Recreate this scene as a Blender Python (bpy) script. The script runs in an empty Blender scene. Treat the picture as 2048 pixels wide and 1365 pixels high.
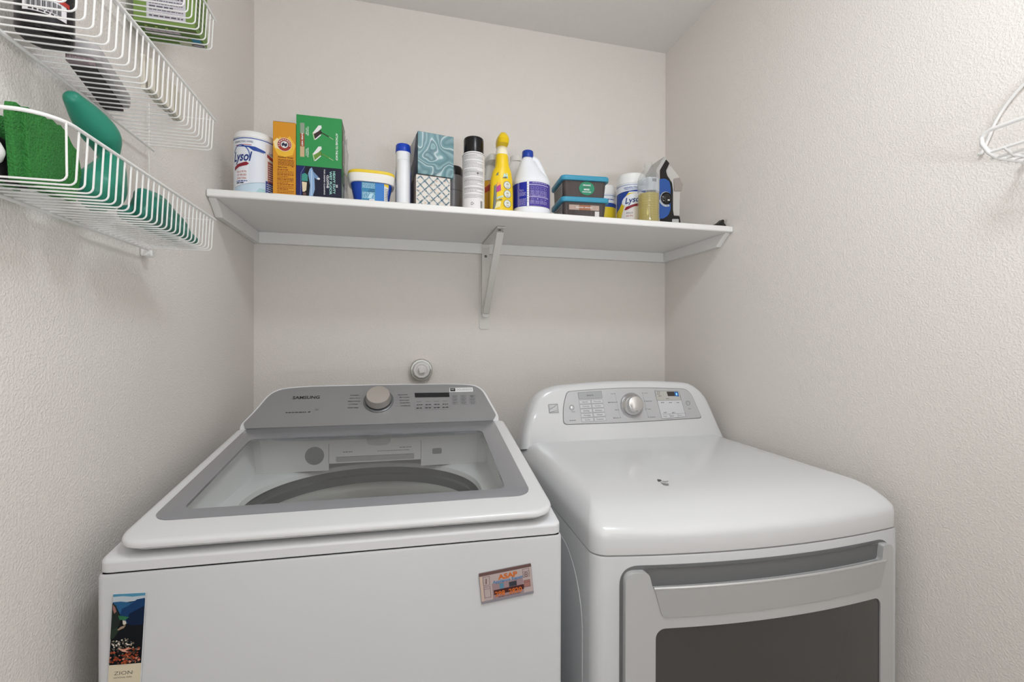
import bpy, bmesh, math, random
from mathutils import Vector, Matrix
R = math.radians
random.seed(7)
SC = bpy.context.scene
COL = SC.collection

# ------------------------------------------------------------------ camera, world, light, exposure
camd = bpy.data.cameras.new('camera')
camd.sensor_width = 36.0
camd.lens = 36.0 * 921.8 / 2048
camd.clip_start = 0.01
cam = bpy.data.objects.new('camera', camd)
COL.objects.link(cam)
YAW, PIT, ROL = 0.2445, -0.0018, 0.0020
fw = Vector((math.sin(YAW) * math.cos(PIT), math.cos(YAW) * math.cos(PIT), math.sin(PIT)))
rt = Vector((math.cos(YAW), -math.sin(YAW), 0))
up = rt.cross(fw)
rt2 = rt * math.cos(ROL) + up * math.sin(ROL)
up2 = -rt * math.sin(ROL) + up * math.cos(ROL)
cam.matrix_world = Matrix(((rt2.x, up2.x, -fw.x, 0), (rt2.y, up2.y, -fw.y, 0), (rt2.z, up2.z, -fw.z, 1.26), (0, 0, 0, 1)))
SC.camera = cam

world = bpy.data.worlds.new('World')
SC.world = world
world.use_nodes = True
world.node_tree.nodes['Background'].inputs[0].default_value = (1.0, 1.0, 1.0, 1)
world.node_tree.nodes['Background'].inputs[1].default_value = 0.2

SC.view_settings.view_transform = 'Standard'
SC.view_settings.look = 'None'
SC.view_settings.gamma = 1.0
SC.view_settings.use_curve_mapping = False
SC.view_settings.exposure = 0.0

def area_light(name, loc, size, energy, rot=(0, 0, 0)):
    ld = bpy.data.lights.new(name, 'AREA')
    ld.shape = 'DISK'
    ld.size = size
    ld.energy = energy
    ld.color = (0.885, 0.94, 1.0)
    lo = bpy.data.objects.new(name, ld)
    lo.location = loc
    lo.rotation_euler = rot
    COL.objects.link(lo)
area_light('ceiling_lamp_light', (0.40, 0.24, 2.40), 0.34, 7.9)
area_light('bounce_fill_light', (0.30, -0.90, 1.0), 0.60, 34.0, (R(180), 0, 0))     # added fill behind the camera, aimed up to brighten the room by bounce

# ------------------------------------------------------------------ materials
def lin(c):
    return c / 12.92 if c <= 0.04045 else ((c + 0.055) / 1.055) ** 2.4
def rgb(h):
    if isinstance(h, str):
        h = h.lstrip('#')
        h = [int(h[i:i + 2], 16) / 255 for i in (0, 2, 4)]
    return (lin(h[0]), lin(h[1]), lin(h[2]), 1)
_M = {}
def mat(name, color, rough=0.5, metal=0.0, bump=0.0, bscale=200.0, bdist=0.001, coat=0.0, emit=0.0, var=0.0, vscale=6.0, spec=None, stretch=None):
    if name in _M:
        return _M[name]
    m = bpy.data.materials.new(name)
    m.use_nodes = True
    nt = m.node_tree
    b = nt.nodes['Principled BSDF']
    b.inputs['Base Color'].default_value = rgb(color)
    b.inputs['Roughness'].default_value = rough
    b.inputs['Metallic'].default_value = metal
    b.inputs['Coat Weight'].default_value = coat
    b.inputs['Coat Roughness'].default_value = 0.05
    if spec is not None:
        b.inputs['Specular IOR Level'].default_value = spec
    if emit:
        b.inputs['Emission Color'].default_value = rgb(color)
        b.inputs['Emission Strength'].default_value = emit
    tc = nt.nodes.new('ShaderNodeTexCoord')
    mp = nt.nodes.new('ShaderNodeMapping')
    nt.links.new(tc.outputs['Object'], mp.inputs[0])
    if stretch:
        mp.inputs['Scale'].default_value = stretch
    if bump:
        n = nt.nodes.new('ShaderNodeTexNoise')
        n.inputs['Scale'].default_value = bscale
        n.inputs['Detail'].default_value = 3
        nt.links.new(mp.outputs[0], n.inputs['Vector'])
        bp = nt.nodes.new('ShaderNodeBump')
        bp.inputs['Strength'].default_value = bump
        bp.inputs['Distance'].default_value = bdist
        nt.links.new(n.outputs['Fac'], bp.inputs['Height'])
        nt.links.new(bp.outputs[0], b.inputs['Normal'])
    if var:
        n2 = nt.nodes.new('ShaderNodeTexNoise')
        n2.inputs['Scale'].default_value = vscale
        n2.inputs['Detail'].default_value = 4
        nt.links.new(mp.outputs[0], n2.inputs['Vector'])
        mx = nt.nodes.new('ShaderNodeMix')
        mx.data_type = 'RGBA'
        c = rgb(color)
        mx.inputs[6].default_value = tuple(min(1, v * (1 + var)) for v in c[:3]) + (1,)
        mx.inputs[7].default_value = tuple(v * (1 - var) for v in c[:3]) + (1,)
        nt.links.new(n2.outputs['Fac'], mx.inputs[0])
        nt.links.new(mx.outputs[2], b.inputs['Base Color'])
    _M[name] = m
    return m
def glass(name, tint, refl=0.08, rough=0.02, opacity=0.0, opcol='#888888'):
    """thin sheet: see-through tint plus a fresnel reflection and a little milky film"""
    if name in _M:
        return _M[name]
    m = bpy.data.materials.new(name)
    m.use_nodes = True
    nt = m.node_tree
    nt.nodes.clear()
    out = nt.nodes.new('ShaderNodeOutputMaterial')
    tr = nt.nodes.new('ShaderNodeBsdfTransparent')
    tr.inputs[0].default_value = rgb(tint)
    df = nt.nodes.new('ShaderNodeBsdfDiffuse')
    df.inputs[0].default_value = rgb(opcol)
    gl = nt.nodes.new('ShaderNodeBsdfGlossy')
    gl.inputs['Roughness'].default_value = rough
    m1 = nt.nodes.new('ShaderNodeMixShader')
    m1.inputs[0].default_value = opacity
    nt.links.new(tr.outputs[0], m1.inputs[1])
    nt.links.new(df.outputs[0], m1.inputs[2])
    lw = nt.nodes.new('ShaderNodeLayerWeight')
    lw.inputs[0].default_value = 0.5
    pw = nt.nodes.new('ShaderNodeMath'); pw.operation = 'POWER'; pw.inputs[1].default_value = 4.0
    fr = nt.nodes.new('ShaderNodeMath'); fr.operation = 'MULTIPLY_ADD'; fr.inputs[1].default_value = 0.75; fr.inputs[2].default_value = refl
    nt.links.new(lw.outputs['Facing'], pw.inputs[0])
    nt.links.new(pw.outputs[0], fr.inputs[0])
    m2 = nt.nodes.new('ShaderNodeMixShader')
    nt.links.new(fr.outputs[0], m2.inputs[0])
    nt.links.new(m1.outputs[0], m2.inputs[1])
    nt.links.new(gl.outputs[0], m2.inputs[2])
    nt.links.new(m2.outputs[0], out.inputs[0])
    _M[name] = m
    return m

# ------------------------------------------------------------------ object helpers
def setp(o, label=None, cat=None, group=None, kind=None):
    if label: o['label'] = label
    if cat: o['category'] = cat
    if group: o['group'] = group
    if kind: o['kind'] = kind
    return o
def thing(name, label, cat, loc=(0, 0, 0), rz=0.0, group=None):
    o = bpy.data.objects.new(name, None)
    o.empty_display_size = 0.05
    o.location = loc
    o.rotation_euler = (0, 0, rz)
    COL.objects.link(o)
    return setp(o, label, cat, group)
def obj(name, bm, mats, parent=None, smooth=True, bevel=0.0, bseg=2, loc=None, ang=30, label=None, keep=False):
    if not isinstance(mats, (list, tuple)):
        mats = [mats]
    if not keep:
        bmesh.ops.recalc_face_normals(bm, faces=bm.faces)
    me = bpy.data.meshes.new(name)
    bm.to_mesh(me)
    bm.free()
    for m in mats:
        me.materials.append(m)
    if smooth:
        me.shade_smooth()
        me.set_sharp_from_angle(angle=R(38))
    o = bpy.data.objects.new(name, me)
    COL.objects.link(o)
    if parent:
        o.parent = parent
    if loc:
        o.location = loc
    if bevel:
        md = o.modifiers.new('Bevel', 'BEVEL')
        md.width = bevel
        md.segments = bseg
        md.limit_method = 'ANGLE'
        md.angle_limit = R(ang)
        md.harden_normals = False
    if label:
        o['label'] = label
    return o
def NB():
    return bmesh.new()
def box(bm, x0, y0, z0, x1, y1, z1, mi=0):
    vs = [bm.verts.new((x, y, z)) for z in (z0, z1) for x, y in ((x0, y0), (x1, y0), (x1, y1), (x0, y1))]
    for f in ((3, 2, 1, 0), (4, 5, 6, 7), (0, 1, 5, 4), (1, 2, 6, 5), (2, 3, 7, 6), (3, 0, 4, 7)):
        bm.faces.new([vs[i] for i in f]).material_index = mi
    return vs
def loft(bm, loops, cap0=True, cap1=True, mi=0, closed=True):
    rows = [[bm.verts.new(p) for p in L] for L in loops]
    n = len(rows[0])
    for a, b in zip(rows[:-1], rows[1:]):
        for i in range(n if closed else n - 1):
            j = (i + 1) % n
            bm.faces.new((a[i], a[j], b[j], b[i])).material_index = mi
    if cap0: bm.faces.new(rows[0][::-1]).material_index = mi
    if cap1: bm.faces.new(rows[-1]).material_index = mi
    return rows
def lathe(bm, prof, cx=0, cy=0, z0=0, n=48, sx=1, sy=1, mi=0, cap0=True, cap1=True):
    loops = [[(cx + r * sx * math.cos(2 * math.pi * i / n), cy + r * sy * math.sin(2 * math.pi * i / n), z0 + z) for i in range(n)] for r, z in prof]
    return loft(bm, loops, cap0, cap1, mi)
def sloop(cx, cy, z, rx, ry, p=2.0, n=48):
    """superellipse section"""
    L = []
    for i in range(n):
        t = 2 * math.pi * i / n
        c, s = math.cos(t), math.sin(t)
        L.append((cx + rx * math.copysign(abs(c) ** (2 / p), c), cy + ry * math.copysign(abs(s) ** (2 / p), s), z))
    return L
def tube(bm, pts, r, n=8, mi=0, closed=False, caps=True):
    pts = [Vector(p) for p in pts]
    m = len(pts)
    rs = r if isinstance(r, (list, tuple)) else [r] * m
    rows = []
    nrm = None
    for i, p in enumerate(pts):
        a = pts[(i - 1) % m] if (closed or i > 0) else p
        b = pts[(i + 1) % m] if (closed or i < m - 1) else p
        t = (b - a).normalized()
        if nrm is None:
            nrm = t.orthogonal().normalized()
        nrm = (nrm - t * nrm.dot(t)).normalized()
        bn = t.cross(nrm)
        rows.append([bm.verts.new(p + (nrm * math.cos(2 * math.pi * k / n) + bn * math.sin(2 * math.pi * k / n)) * rs[i]) for k in range(n)])
    rng = range(m) if closed else range(m - 1)
    for i in rng:
        A, B = rows[i], rows[(i + 1) % m]
        for k in range(n):
            bm.faces.new((A[k], A[(k + 1) % n], B[(k + 1) % n], B[k])).material_index = mi
    if caps and not closed:
        bm.faces.new(rows[0][::-1]).material_index = mi
        bm.faces.new(rows[-1]).material_index = mi
def rrect(x0, y0, x1, y1, r, k=6, m=1, rs=None):
    """rounded rectangle, CCW; m extra points on every side"""
    rs = rs or (r, r, r, r)
    cs = [(x1 - rs[0], y0 + rs[0], -90, rs[0]), (x1 - rs[1], y1 - rs[1], 0, rs[1]), (x0 + rs[2], y1 - rs[2], 90, rs[2]), (x0 + rs[3], y0 + rs[3], 180, rs[3])]
    P = []
    for c in cs:
        P.append([(c[0] + c[3] * math.cos(R(c[2] + 90 * i / k)), c[1] + c[3] * math.sin(R(c[2] + 90 * i / k))) for i in range(k + 1)])
    out = []
    for q in range(4):
        out += P[q]
        a, b = P[q][-1], P[(q + 1) % 4][0]
        for j in range(1, m):
            t = j / m
            out.append((a[0] + (b[0] - a[0]) * t, a[1] + (b[1] - a[1]) * t))
    return out
def roundpoly(pts, r, k=5):
    """round the corners of a polygon; r is a number or a list"""
    n = len(pts)
    out = []
    for i in range(n):
        rr = r[i] if isinstance(r, (list, tuple)) else r
        p = Vector(pts[i]); a = Vector(pts[i - 1]); b = Vector(pts[(i + 1) % n])
        u = (a - p); v = (b - p)
        lu, lv = u.length, v.length
        d = min(rr, lu * 0.48, lv * 0.48)
        if d < 1e-5:
            out.append(tuple(p)); continue
        A = p + u / lu * d; B = p + v / lv * d
        for j in range(k + 1):
            t = j / k
            q = A * (1 - t) ** 2 + p * 2 * t * (1 - t) + B * t * t
            out.append((q.x, q.y))
    return out
def flat_fill(bm, outline, holes=()):
    es = []
    for L in [outline] + list(holes):
        vs = [bm.verts.new((p[0], p[1], 0)) for p in L]
        es += [bm.edges.new((vs[i], vs[(i + 1) % len(vs)])) for i in range(len(vs))]
    bmesh.ops.triangle_fill(bm, use_beauty=True, use_dissolve=False, edges=es)
    return es
def slices(bm, step, axis=0, lo=None, hi=None):
    xs = [v.co[axis] for v in bm.verts]
    a, b = min(xs), max(xs)
    k = math.ceil(a / step)
    no = [0, 0, 0]; no[axis] = 1
    while k * step < b:
        x = k * step
        if x > a + 1e-5:
            co = [0, 0, 0]; co[axis] = x
            bmesh.ops.bisect_plane(bm, geom=bm.verts[:] + bm.edges[:] + bm.faces[:], plane_co=co, plane_no=no, dist=1e-6)
        k += 1
def plate(outline, S, o0, o1, holes=(), step=0.0, mi=0, bm=None):
    """solid sheet over a surface map S(u, v, out), from depth o0 to o1"""
    b = NB()
    flat_fill(b, outline, holes)
    if step:
        slices(b, step)
    bmesh.ops.recalc_face_normals(b, faces=b.faces)
    for f in b.faces:
        f.material_index = mi
        if f.normal.z < 0: f.normal_flip()
    g = bmesh.ops.extrude_face_region(b, geom=b.faces[:])
    top = {v for v in g['geom'] if isinstance(v, bmesh.types.BMVert)}
    for v in b.verts:
        v.co = S(v.co.x, v.co.y, o1 if v in top else o0)
    if bm is not None:
        tmp = bpy.data.meshes.new('t'); b.to_mesh(tmp); b.free(); bm.from_mesh(tmp); bpy.data.meshes.remove(tmp)
        return bm
    return b

def plane_s(o, U, V):
    o, U, V = Vector(o), Vector(U).normalized(), Vector(V).normalized()
    N = U.cross(V)
    return lambda u, v, w: o + U * u + V * v + N * w
def cyl_s(r, cx=0, cy=0, z0=0, th=0.0):
    """u = arc length from the direction th (0 = towards -Y), v = height"""
    def S(u, v, w):
        a = th + u / r
        return Vector((cx + (r + w) * math.sin(a), cy - (r + w) * math.cos(a), z0 + v))
    return S

# ------------------------------------------------------------------ printed art: flat shapes laid on a surface map
_TXT = {}
def text_mesh(s, bold=0.0):
    key = (s, bold)
    if key in _TXT: return _TXT[key]
    cu = bpy.data.curves.new('t', 'FONT')
    cu.body = s
    cu.size = 1
    cu.resolution_u = 3
    cu.offset = bold
    o = bpy.data.objects.new('t', cu)
    COL.objects.link(o)
    bpy.context.view_layer.update()
    me = bpy.data.meshes.new_from_object(o.evaluated_get(bpy.context.evaluated_depsgraph_get()))
    vs = [(v.co.x, v.co.y) for v in me.vertices]
    fs = [tuple(p.vertices) for p in me.polygons]
    bpy.data.objects.remove(o); bpy.data.curves.remove(cu); bpy.data.meshes.remove(me)
    _TXT[key] = (vs, fs)
    return vs, fs
class Art:
    def __init__(self, S, step=0.0, lift=0.0003):
        self.S, self.step, self.lift = S, step, lift
        self.bm = NB(); self.mats = []
    def _mi(self, m):
        if m not in self.mats: self.mats.append(m)
        return self.mats.index(m)
    def poly(self, pts, m, lay=1):
        vs = [self.bm.verts.new((p[0], p[1], lay)) for p in pts]
        try:
            f = self.bm.faces.new(vs)
        except ValueError:
            return self
        f.material_index = self._mi(m)
        if len(vs) > 4:
            bmesh.ops.triangulate(self.bm, faces=[f])
        return self
    def rect(self, x0, y0, x1, y1, m, lay=1):
        return self.poly([(x0, y0), (x1, y0), (x1, y1), (x0, y1)], m, lay)
    def frame(self, x0, y0, x1, y1, w, m, lay=1):
        self.rect(x0, y0, x1, y0 + w, m, lay); self.rect(x0, y1 - w, x1, y1, m, lay)
        self.rect(x0, y0 + w, x0 + w, y1 - w, m, lay); self.rect(x1 - w, y0 + w, x1, y1 - w, m, lay)
        return self
    def line(self, a, b, w, m, lay=1):
        a, b = Vector(a), Vector(b)
        d = (b - a).normalized(); n = Vector((-d.y, d.x)) * w / 2
        return self.poly([a - n, b - n, b + n, a + n], m, lay)
    def pline(self, pts, w, m, lay=1):
        for a, b in zip(pts[:-1], pts[1:]): self.line(a, b, w, m, lay)
        return self
    def disc(self, x, y, rx, m, lay=1, ry=None, n=28, rot=0):
        ry = ry or rx
        c, s = math.cos(R(rot)), math.sin(R(rot))
        P = [(rx * math.cos(2 * math.pi * i / n), ry * math.sin(2 * math.pi * i / n)) for i in range(n)]
        return self.poly([(x + a * c - b * s, y + a * s + b * c) for a, b in P], m, lay)
    def ring(self, x, y, r0, r1, m, lay=1, n=32, a0=0, a1=360):
        for i in range(n):
            t0, t1 = R(a0 + (a1 - a0) * i / n), R(a0 + (a1 - a0) * (i + 1) / n)
            self.poly([(x + r0 * math.cos(t0), y + r0 * math.sin(t0)), (x + r1 * math.cos(t0), y + r1 * math.sin(t0)), (x + r1 * math.cos(t1), y + r1 * math.sin(t1)), (x + r0 * math.cos(t1), y + r0 * math.sin(t1))], m, lay)
        return self
    def text(self, s, x, y, h, m, lay=2, rot=0, bold=0.0, wid=None, align='c', shear=0.0):
        """h = capital height; wid = exact width wanted"""
        vs, fs = text_mesh(s, bold)
        if not vs: return self
        x0, x1 = min(v[0] for v in vs), max(v[0] for v in vs)
        k = h / 0.70
        kx = wid / (x1 - x0) if wid else k
        c, sn = math.cos(R(rot)), math.sin(R(rot))
        ax = {'c': (x0 + x1) / 2, 'l': x0, 'r': x1}[align]
        nv = []
        for a, b in vs:
            p = (a - ax) * kx + shear * b * k; q = (b - 0.35) * k
            nv.append(self.bm.verts.new((x + p * c - q * sn, y + p * sn + q * c, lay)))
        mi = self._mi(m)
        for f in fs:
            try: self.bm.faces.new([nv[i] for i in f]).material_index = mi
            except ValueError: pass
        return self
    def words(self, x0, x1, y, h, m, lay=2, seed=1, rot=0, fill=1.0, ox=0, oy=0):
        """one row of unreadably small print: short strokes"""
        rnd = random.Random(seed)
        x = x0
        xe = x0 + (x1 - x0) * fill
        c, s = math.cos(R(rot)), math.sin(R(rot))
        T = lambda a, b: (ox + a * c - b * s, oy + a * s + b * c)
        while x < xe:
            w = min(rnd.uniform(1.2, 4.2) * h, xe - x)
            if w > h * 0.4:
                self.poly([T(x, y), T(x + w, y), T(x + w, y + h), T(x, y + h)], m, lay)
            x += w + h * 0.7
        return self
    def build(self, name, parent=None, label=None):
        b = self.bm
        if self.step: slices(b, self.step)
        for v in b.verts:
            v.co = self.S(v.co.x, v.co.y, self.lift * v.co.z)
        me = bpy.data.meshes.new(name)
        b.to_mesh(me); b.free()
        for m in self.mats: me.materials.append(m)
        o = bpy.data.objects.new(name, me)
        COL.objects.link(o)
        if parent: o.parent = parent
        if label: o['label'] = label
        return o

# ------------------------------------------------------------------ shared materials
def wall_material(name, color):
    m = bpy.data.materials.new(name)
    m.use_nodes = True
    nt = m.node_tree
    b = nt.nodes['Principled BSDF']
    b.inputs['Base Color'].default_value = rgb(color)
    b.inputs['Roughness'].default_value = 0.75
    b.inputs['Specular IOR Level'].default_value = 0.25
    tc = nt.nodes.new('ShaderNodeTexCoord')
    n = nt.nodes.new('ShaderNodeTexNoise'); n.inputs['Scale'].default_value = 260; n.inputs['Detail'].default_value = 2.5; n.inputs['Roughness'].default_value = 0.55
    cr = nt.nodes.new('ShaderNodeValToRGB'); cr.color_ramp.elements[0].position = 0.42; cr.color_ramp.elements[1].position = 0.62
    bp = nt.nodes.new('ShaderNodeBump'); bp.inputs['Strength'].default_value = 0.38; bp.inputs['Distance'].default_value = 0.0014
    nt.links.new(tc.outputs['Object'], n.inputs['Vector'])
    nt.links.new(n.outputs['Fac'], cr.inputs[0])
    nt.links.new(cr.outputs[0], bp.inputs['Height'])
    nt.links.new(bp.outputs[0], b.inputs['Normal'])
    return m
M_WALL = wall_material('wall_paint', '#eae4de')
M_CEIL = wall_material('ceiling_paint', '#e6e2dd')
M_FLOOR = mat('floor_vinyl', '#c9c5c0', 0.6, var=0.15, vscale=8)
M_SHELF = mat('shelf_paint', '#ecebe8', 0.45, bump=0.1, bscale=60)
M_ENAMEL = mat('white_enamel', '#dadbdc', 0.22, coat=0.3, bump=0.02, bscale=300)
M_STEEL = mat('painted_steel', '#c9cacb', 0.3, coat=0.2, bump=0.02, bscale=300)
M_PLASTIC = mat('white_plastic', '#dadbdd', 0.32, bump=0.02, bscale=200)
M_BASIN = mat('basin_white', '#eeefef', 0.4)
M_WIRE = mat('white_coated_wire', '#e9e7e4', 0.3, bump=0.02)
M_BLACK = mat('black_plastic', '#141416', 0.3)
M_DARKGAP = mat('dark_gap', '#2a2a2a', 0.8)
M_INK = mat('ink_black', '#202022', 0.6)
M_INKG = mat('ink_grey', '#6f7072', 0.6)
M_WHITE = mat('print_white', '#eeeeee', 0.5)
M_CHROME = mat('chrome', '#d8d8da', 0.18, 1.0)


# ------------------------------------------------------------------ the room
XL, XR, YB, YN, HC = -0.4608, 1.0705, 1.69, -1.30, 2.4417
def slab(name, a, b, m, bev=0.0):
    bm = NB(); box(bm, *a, *b)
    return setp(obj(name, bm, m, smooth=False, bevel=bev), kind='structure')
slab('wall_left', (XL - .1, YN, 0), (XL, YB, HC), M_WALL)
slab('wall_right', (XR, YN, 0), (XR + .1, YB, HC), M_WALL)
slab('wall_back', (XL - .1, YB, 0), (XR + .1, YB + .1, HC), M_WALL)
bm = NB()
DX0, DX1, DH = .10, .90, 2.03
box(bm, XL - .1, YN - .1, 0, DX0, YN, HC); box(bm, DX1, YN - .1, 0, XR + .1, YN, HC); box(bm, DX0, YN - .1, DH, DX1, YN, HC)
setp(obj('wall_front', bm, M_WALL, smooth=False), kind='structure')
slab('floor', (XL - .1, YN, -.1), (XR + .1, YB + .1, 0), M_FLOOR)
slab('ceiling', (XL - .1, YN, HC), (XR + .1, YB + .1, HC + .1), M_CEIL)

# ------------------------------------------------------------------ shelf board with its cleats
ZS = 1.6354                                   # top of the shelf
t = thing('wall_shelf', 'long white painted board shelf across the back wall carrying cleaning supplies', 'shelf', (0, 0, 0))
bm = NB(); box(bm, XL + .001, 1.291, ZS - .0195, XR - .001, YB - .001, ZS)
obj('shelf_board', bm, M_SHELF, t, bevel=.004, bseg=3)
def cleat(pts, name='cleat'):
    bm = NB(); loft(bm, pts)
    return obj(name, bm, M_SHELF, t, bevel=.0015, smooth=False)
zt, zl = ZS - .0195, 1.5785
for xa, xb in ((XL + .0005, XL + .0195), (XR - .0195, XR - .0005)):
    # side cleat: ends in a slanted cut under the front edge of the board
    prof = [(1.305, zt), (1.327, 1.600), (1.352, zl), (YB - .002, zl), (YB - .002, zt)]
    cleat([[(xa, y, z) for y, z in prof], [(xb, y, z) for y, z in prof]])
prof = [(YB - .0005, zl), (YB - .0195, zl), (YB - .0195, zt), (YB - .0005, zt)]
cleat([[(XL + .0195, y, z) for y, z in prof], [(XR - .0195, y, z) for y, z in prof]])

# ------------------------------------------------------------------ steel shelf bracket
bx, byw = 0.316, YB - .0005
t = thing('shelf_bracket', 'white steel shelf bracket screwed to the back wall under the middle of the shelf', 'bracket', (bx, byw, 1.30))
M_BRK = mat('bracket_paint', '#dedbd6', 0.4)
bm = NB(); box(bm, -.018, -.003, 0, .018, 0, .020)
S = plane_s((0, 0, 0), (1, 0, 0), (0, 0, 1))
bm = plate(roundpoly([(-.020, 0), (.020, 0), (.020, .278), (-.020, .278)], [.012, .012, .002, .002]), S, 0, .003)
obj('back_plate', bm, M_BRK, t, bevel=.0008)
bm = plate(roundpoly([(-.012, .045), (.012, .045), (.012, .300), (-.012, .300)], [.01, .01, .002, .002]), S, .0185, .0215)
box(bm, -.0135, -.0215, .06, -.012, -.003, .305); box(bm, .012, -.0215, .06, .0135, -.003, .305)
obj('upright_channel', bm, M_BRK, t, bevel=.0005)
bm = NB(); box(bm, -.013, -.285, .3115, .013, -.02, .3145)
obj('shelf_arm', bm, M_BRK, t, bevel=.0008)
# diagonal brace: a folded channel
a, b = Vector((0, -.022, .066)), Vector((0, -.262, .308))
d = (b - a).normalized(); n = Vector((0, -d.z, d.y))
bm = NB()
for x0, x1, w0, w1 in ((-.010, .010, .010, .012), (-.0115, -.010, -.004, .012), (.010, .0115, -.004, .012)):
    loft(bm, [[tuple(p + Vector((x, 0, 0)) + n * w) for x, w in ((x0, w0), (x1, w0), (x1, w1), (x0, w1))] for p in (a, b)])
obj('diagonal_brace', bm, M_BRK, t, bevel=.0005)
for p, ax in (((0, -.0222, .063), 'y'), ((0, -.0222, .268), 'y'), ((0, -.258, .3105), 'z')):
    bm = NB(); lathe(bm, [(.0001, 0), (.0048, 0), (.004, .0018), (.0001, .0024)], n=16)
    o = obj('screw', bm, mat('dull_screw', '#6b6866', .4, .8), t, loc=p)
    o.rotation_euler = (R(90), 0, 0) if ax == 'y' else (R(180), 0, 0)

# ------------------------------------------------------------------ drain clean-out cap on the wall
t = thing('cleanout_cap', 'round pale cleanout plug with a raised square nut on the back wall behind the washer', 'pipe cap', (.084, YB - .0005, 1.1535))
M_COLLAR = mat('zinc_collar', '#b9b8b2', 0.3, 0.7)
bm = NB(); lathe(bm, [(.0370, 0), (.0385, .004), (.0385, .026), (.0360, .030), (.0320, .030), (.0315, .022), (.0001, .022)], n=56)
o = obj('collar', bm, M_COLLAR, t); o.rotation_euler = (R(90), 0, 0)
bm = NB(); lathe(bm, [(.0290, .022), (.0300, .030), (.0300, .036), (.0275, .0395), (.0205, .0395), (.0195, .0375), (.0001, .0375)], n=10, cap0=False)
o = obj('plug', bm, mat('plug_plastic', '#dedcd9', .35), t, bevel=.0008); o.rotation_euler = (R(90), 0, R(0))
bm = NB(); box(bm, -.0095, -.0095, .037, .0095, .0095, .051)
o = obj('square_nut', bm, mat('plug_plastic', '#dedcd9', .35), t, bevel=.0012); o.rotation_euler = (R(90), R(-12), 0)

# ------------------------------------------------------------------ washing machine
RZ = R(-2.2)
W = thing('washing_machine', 'white top-load washer with grey control panel and glass lid, left of the dryer', 'washing machine', (-.4107, .7685, 0), RZ)
WD, WV = .686, .675
def prof_loops(x0, y0, x1, y1, r, prof, k=6, m=4, zf=None):
    L = []
    for ins, z in prof:
        P = rrect(x0 + ins, y0 + ins, x1 - ins, y1 - ins, max(r - ins * .7, .002), k, m)
        L.append([(x, y, z + (zf(x, y) if zf else 0)) for x, y in P])
    return L
bm = NB(); loft(bm, prof_loops(0, 0, WD, WV, .010, [(.004, .03), (0, .034), (0, .9235), (.0012, .9262), (.0035, .927)]), True, False)
obj('cabinet', bm, M_STEEL, W)
for x in (.05, .636):
    for y in (.05, .62):
        bm = NB(); lathe(bm, [(.022, 0), (.022, .012), (.012, .014), (.012, .03)], cx=x, cy=y, n=20)
        obj('foot', bm, M_BLACK, W)
dz = lambda x, y: .15 * min(max(y, 0), .475)
zdeck = lambda x, y: dz(x, y)
lo0 = prof_loops(.0015, .0015, WD - .0015, WV, .014, [(.002, .9285)], m=6)
lo1 = prof_loops(.0015, .0015, WD - .0015, WV, .014, [(0, .9300), (0, .9415)], m=6)
up1 = prof_loops(.0015, .0015, WD - .0015, WV, .014, [(0, .9425), (.0015, .9452), (.005, .9470), (.012, .9475)], m=6, zf=zdeck)
up1[0] = [(x, y, z) for x, y, z in up1[0]]
hole = prof_loops(.045, .045, .641, .560, .04, [(0, .9475), (0, .925)], m=6, zf=zdeck)
bm = NB(); loft(bm, lo0 + lo1 + up1 + hole, cap0=False, cap1=False)
obj('top_deck', bm, M_PLASTIC, W)
# basin floor with the round mouth
rr = rrect(.03, .008, .656, .57, .02, 8, 26)
cx, cy, cr = .338, .29, .247
circ = []
for x, y in rr:
    a = math.atan2(y - cy, x - cx); circ.append((cx + cr * math.cos(a), cy + cr * math.sin(a)))
L = [[(x, y, .935) for x, y in rr]]
for q, z in ((1.12, .935), (1.05, .9335), (1.0, .928), (.985, .918)):
    L.append([(cx + (x - cx) * q, cy + (y - cy) * q, z) for x, y in circ])
bm = NB(); loft(bm, L, False, False)
obj('basin_floor', bm, M_BASIN, W)
bm = NB()
plate([(.030, .934), (.2285, .934), (.2285, .9505), (.454, .9505), (.454, .934), (.656, .934), (.656, 1.021), (.030, 1.021)], plane_s((0, .472, 0), (1, 0, 0), (0, 0, 1)), 0, .006, bm=bm)
for xa, xb, xc, xd in ((.046, .052, .058, .064), (.640, .634, .628, .622)):
    loft(bm, [[(xa, .03, .955), (xb, .03, .955), (xd, .03, .934), (xc, .03, .934)], [(xa, .47, 1.020), (xb, .47, 1.020), (xd, .47, .934), (xc, .47, .934)]])
obj('basin_surround', bm, M_BASIN, W)
M_RIM = mat('tub_cover_grey', '#5c5e5f', .5, bump=.2, bscale=150)
bm = NB(); lathe(bm, [(.2470, .9165), (.2455, .902), (.2385, .899), (.2385, .878), (.232, .876)], cx=cx, cy=cy, n=96, cap0=False, cap1=False)
obj('tub_cover', bm, M_RIM, W)
bm = NB(); lathe(bm, [(.241, .880), (.236, .8805), (.229, .877), (.222, .866), (.221, .842), (.228, .835)], cx=cx, cy=cy, n=96, cap0=False, cap1=False)
obj('balance_ring', bm, mat('ring_grey', '#b4b2ad', .35), W)
M_DRUM = mat('drum_steel', '#7f7a71', .42, .75, bump=.5, bscale=90, bdist=.002)
bm = NB(); lathe(bm, [(.229, .845), (.229, .50), (.215, .47), (.10, .455), (.06, .50), (.03, .53), (.0005, .535)], cx=cx, cy=cy, n=96, cap0=False)
obj('drum', bm, M_DRUM, W)
a = Art(plane_s((0, .466, 0), (1, 0, 0), (0, 0, 1)), lift=.0004)
m1, m2, m3 = mat('softener_grey', '#7f8686', .5), mat('recess_grey', '#b3b4b5', .5), mat('seam_grey', '#7a7b7c', .6)
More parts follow.
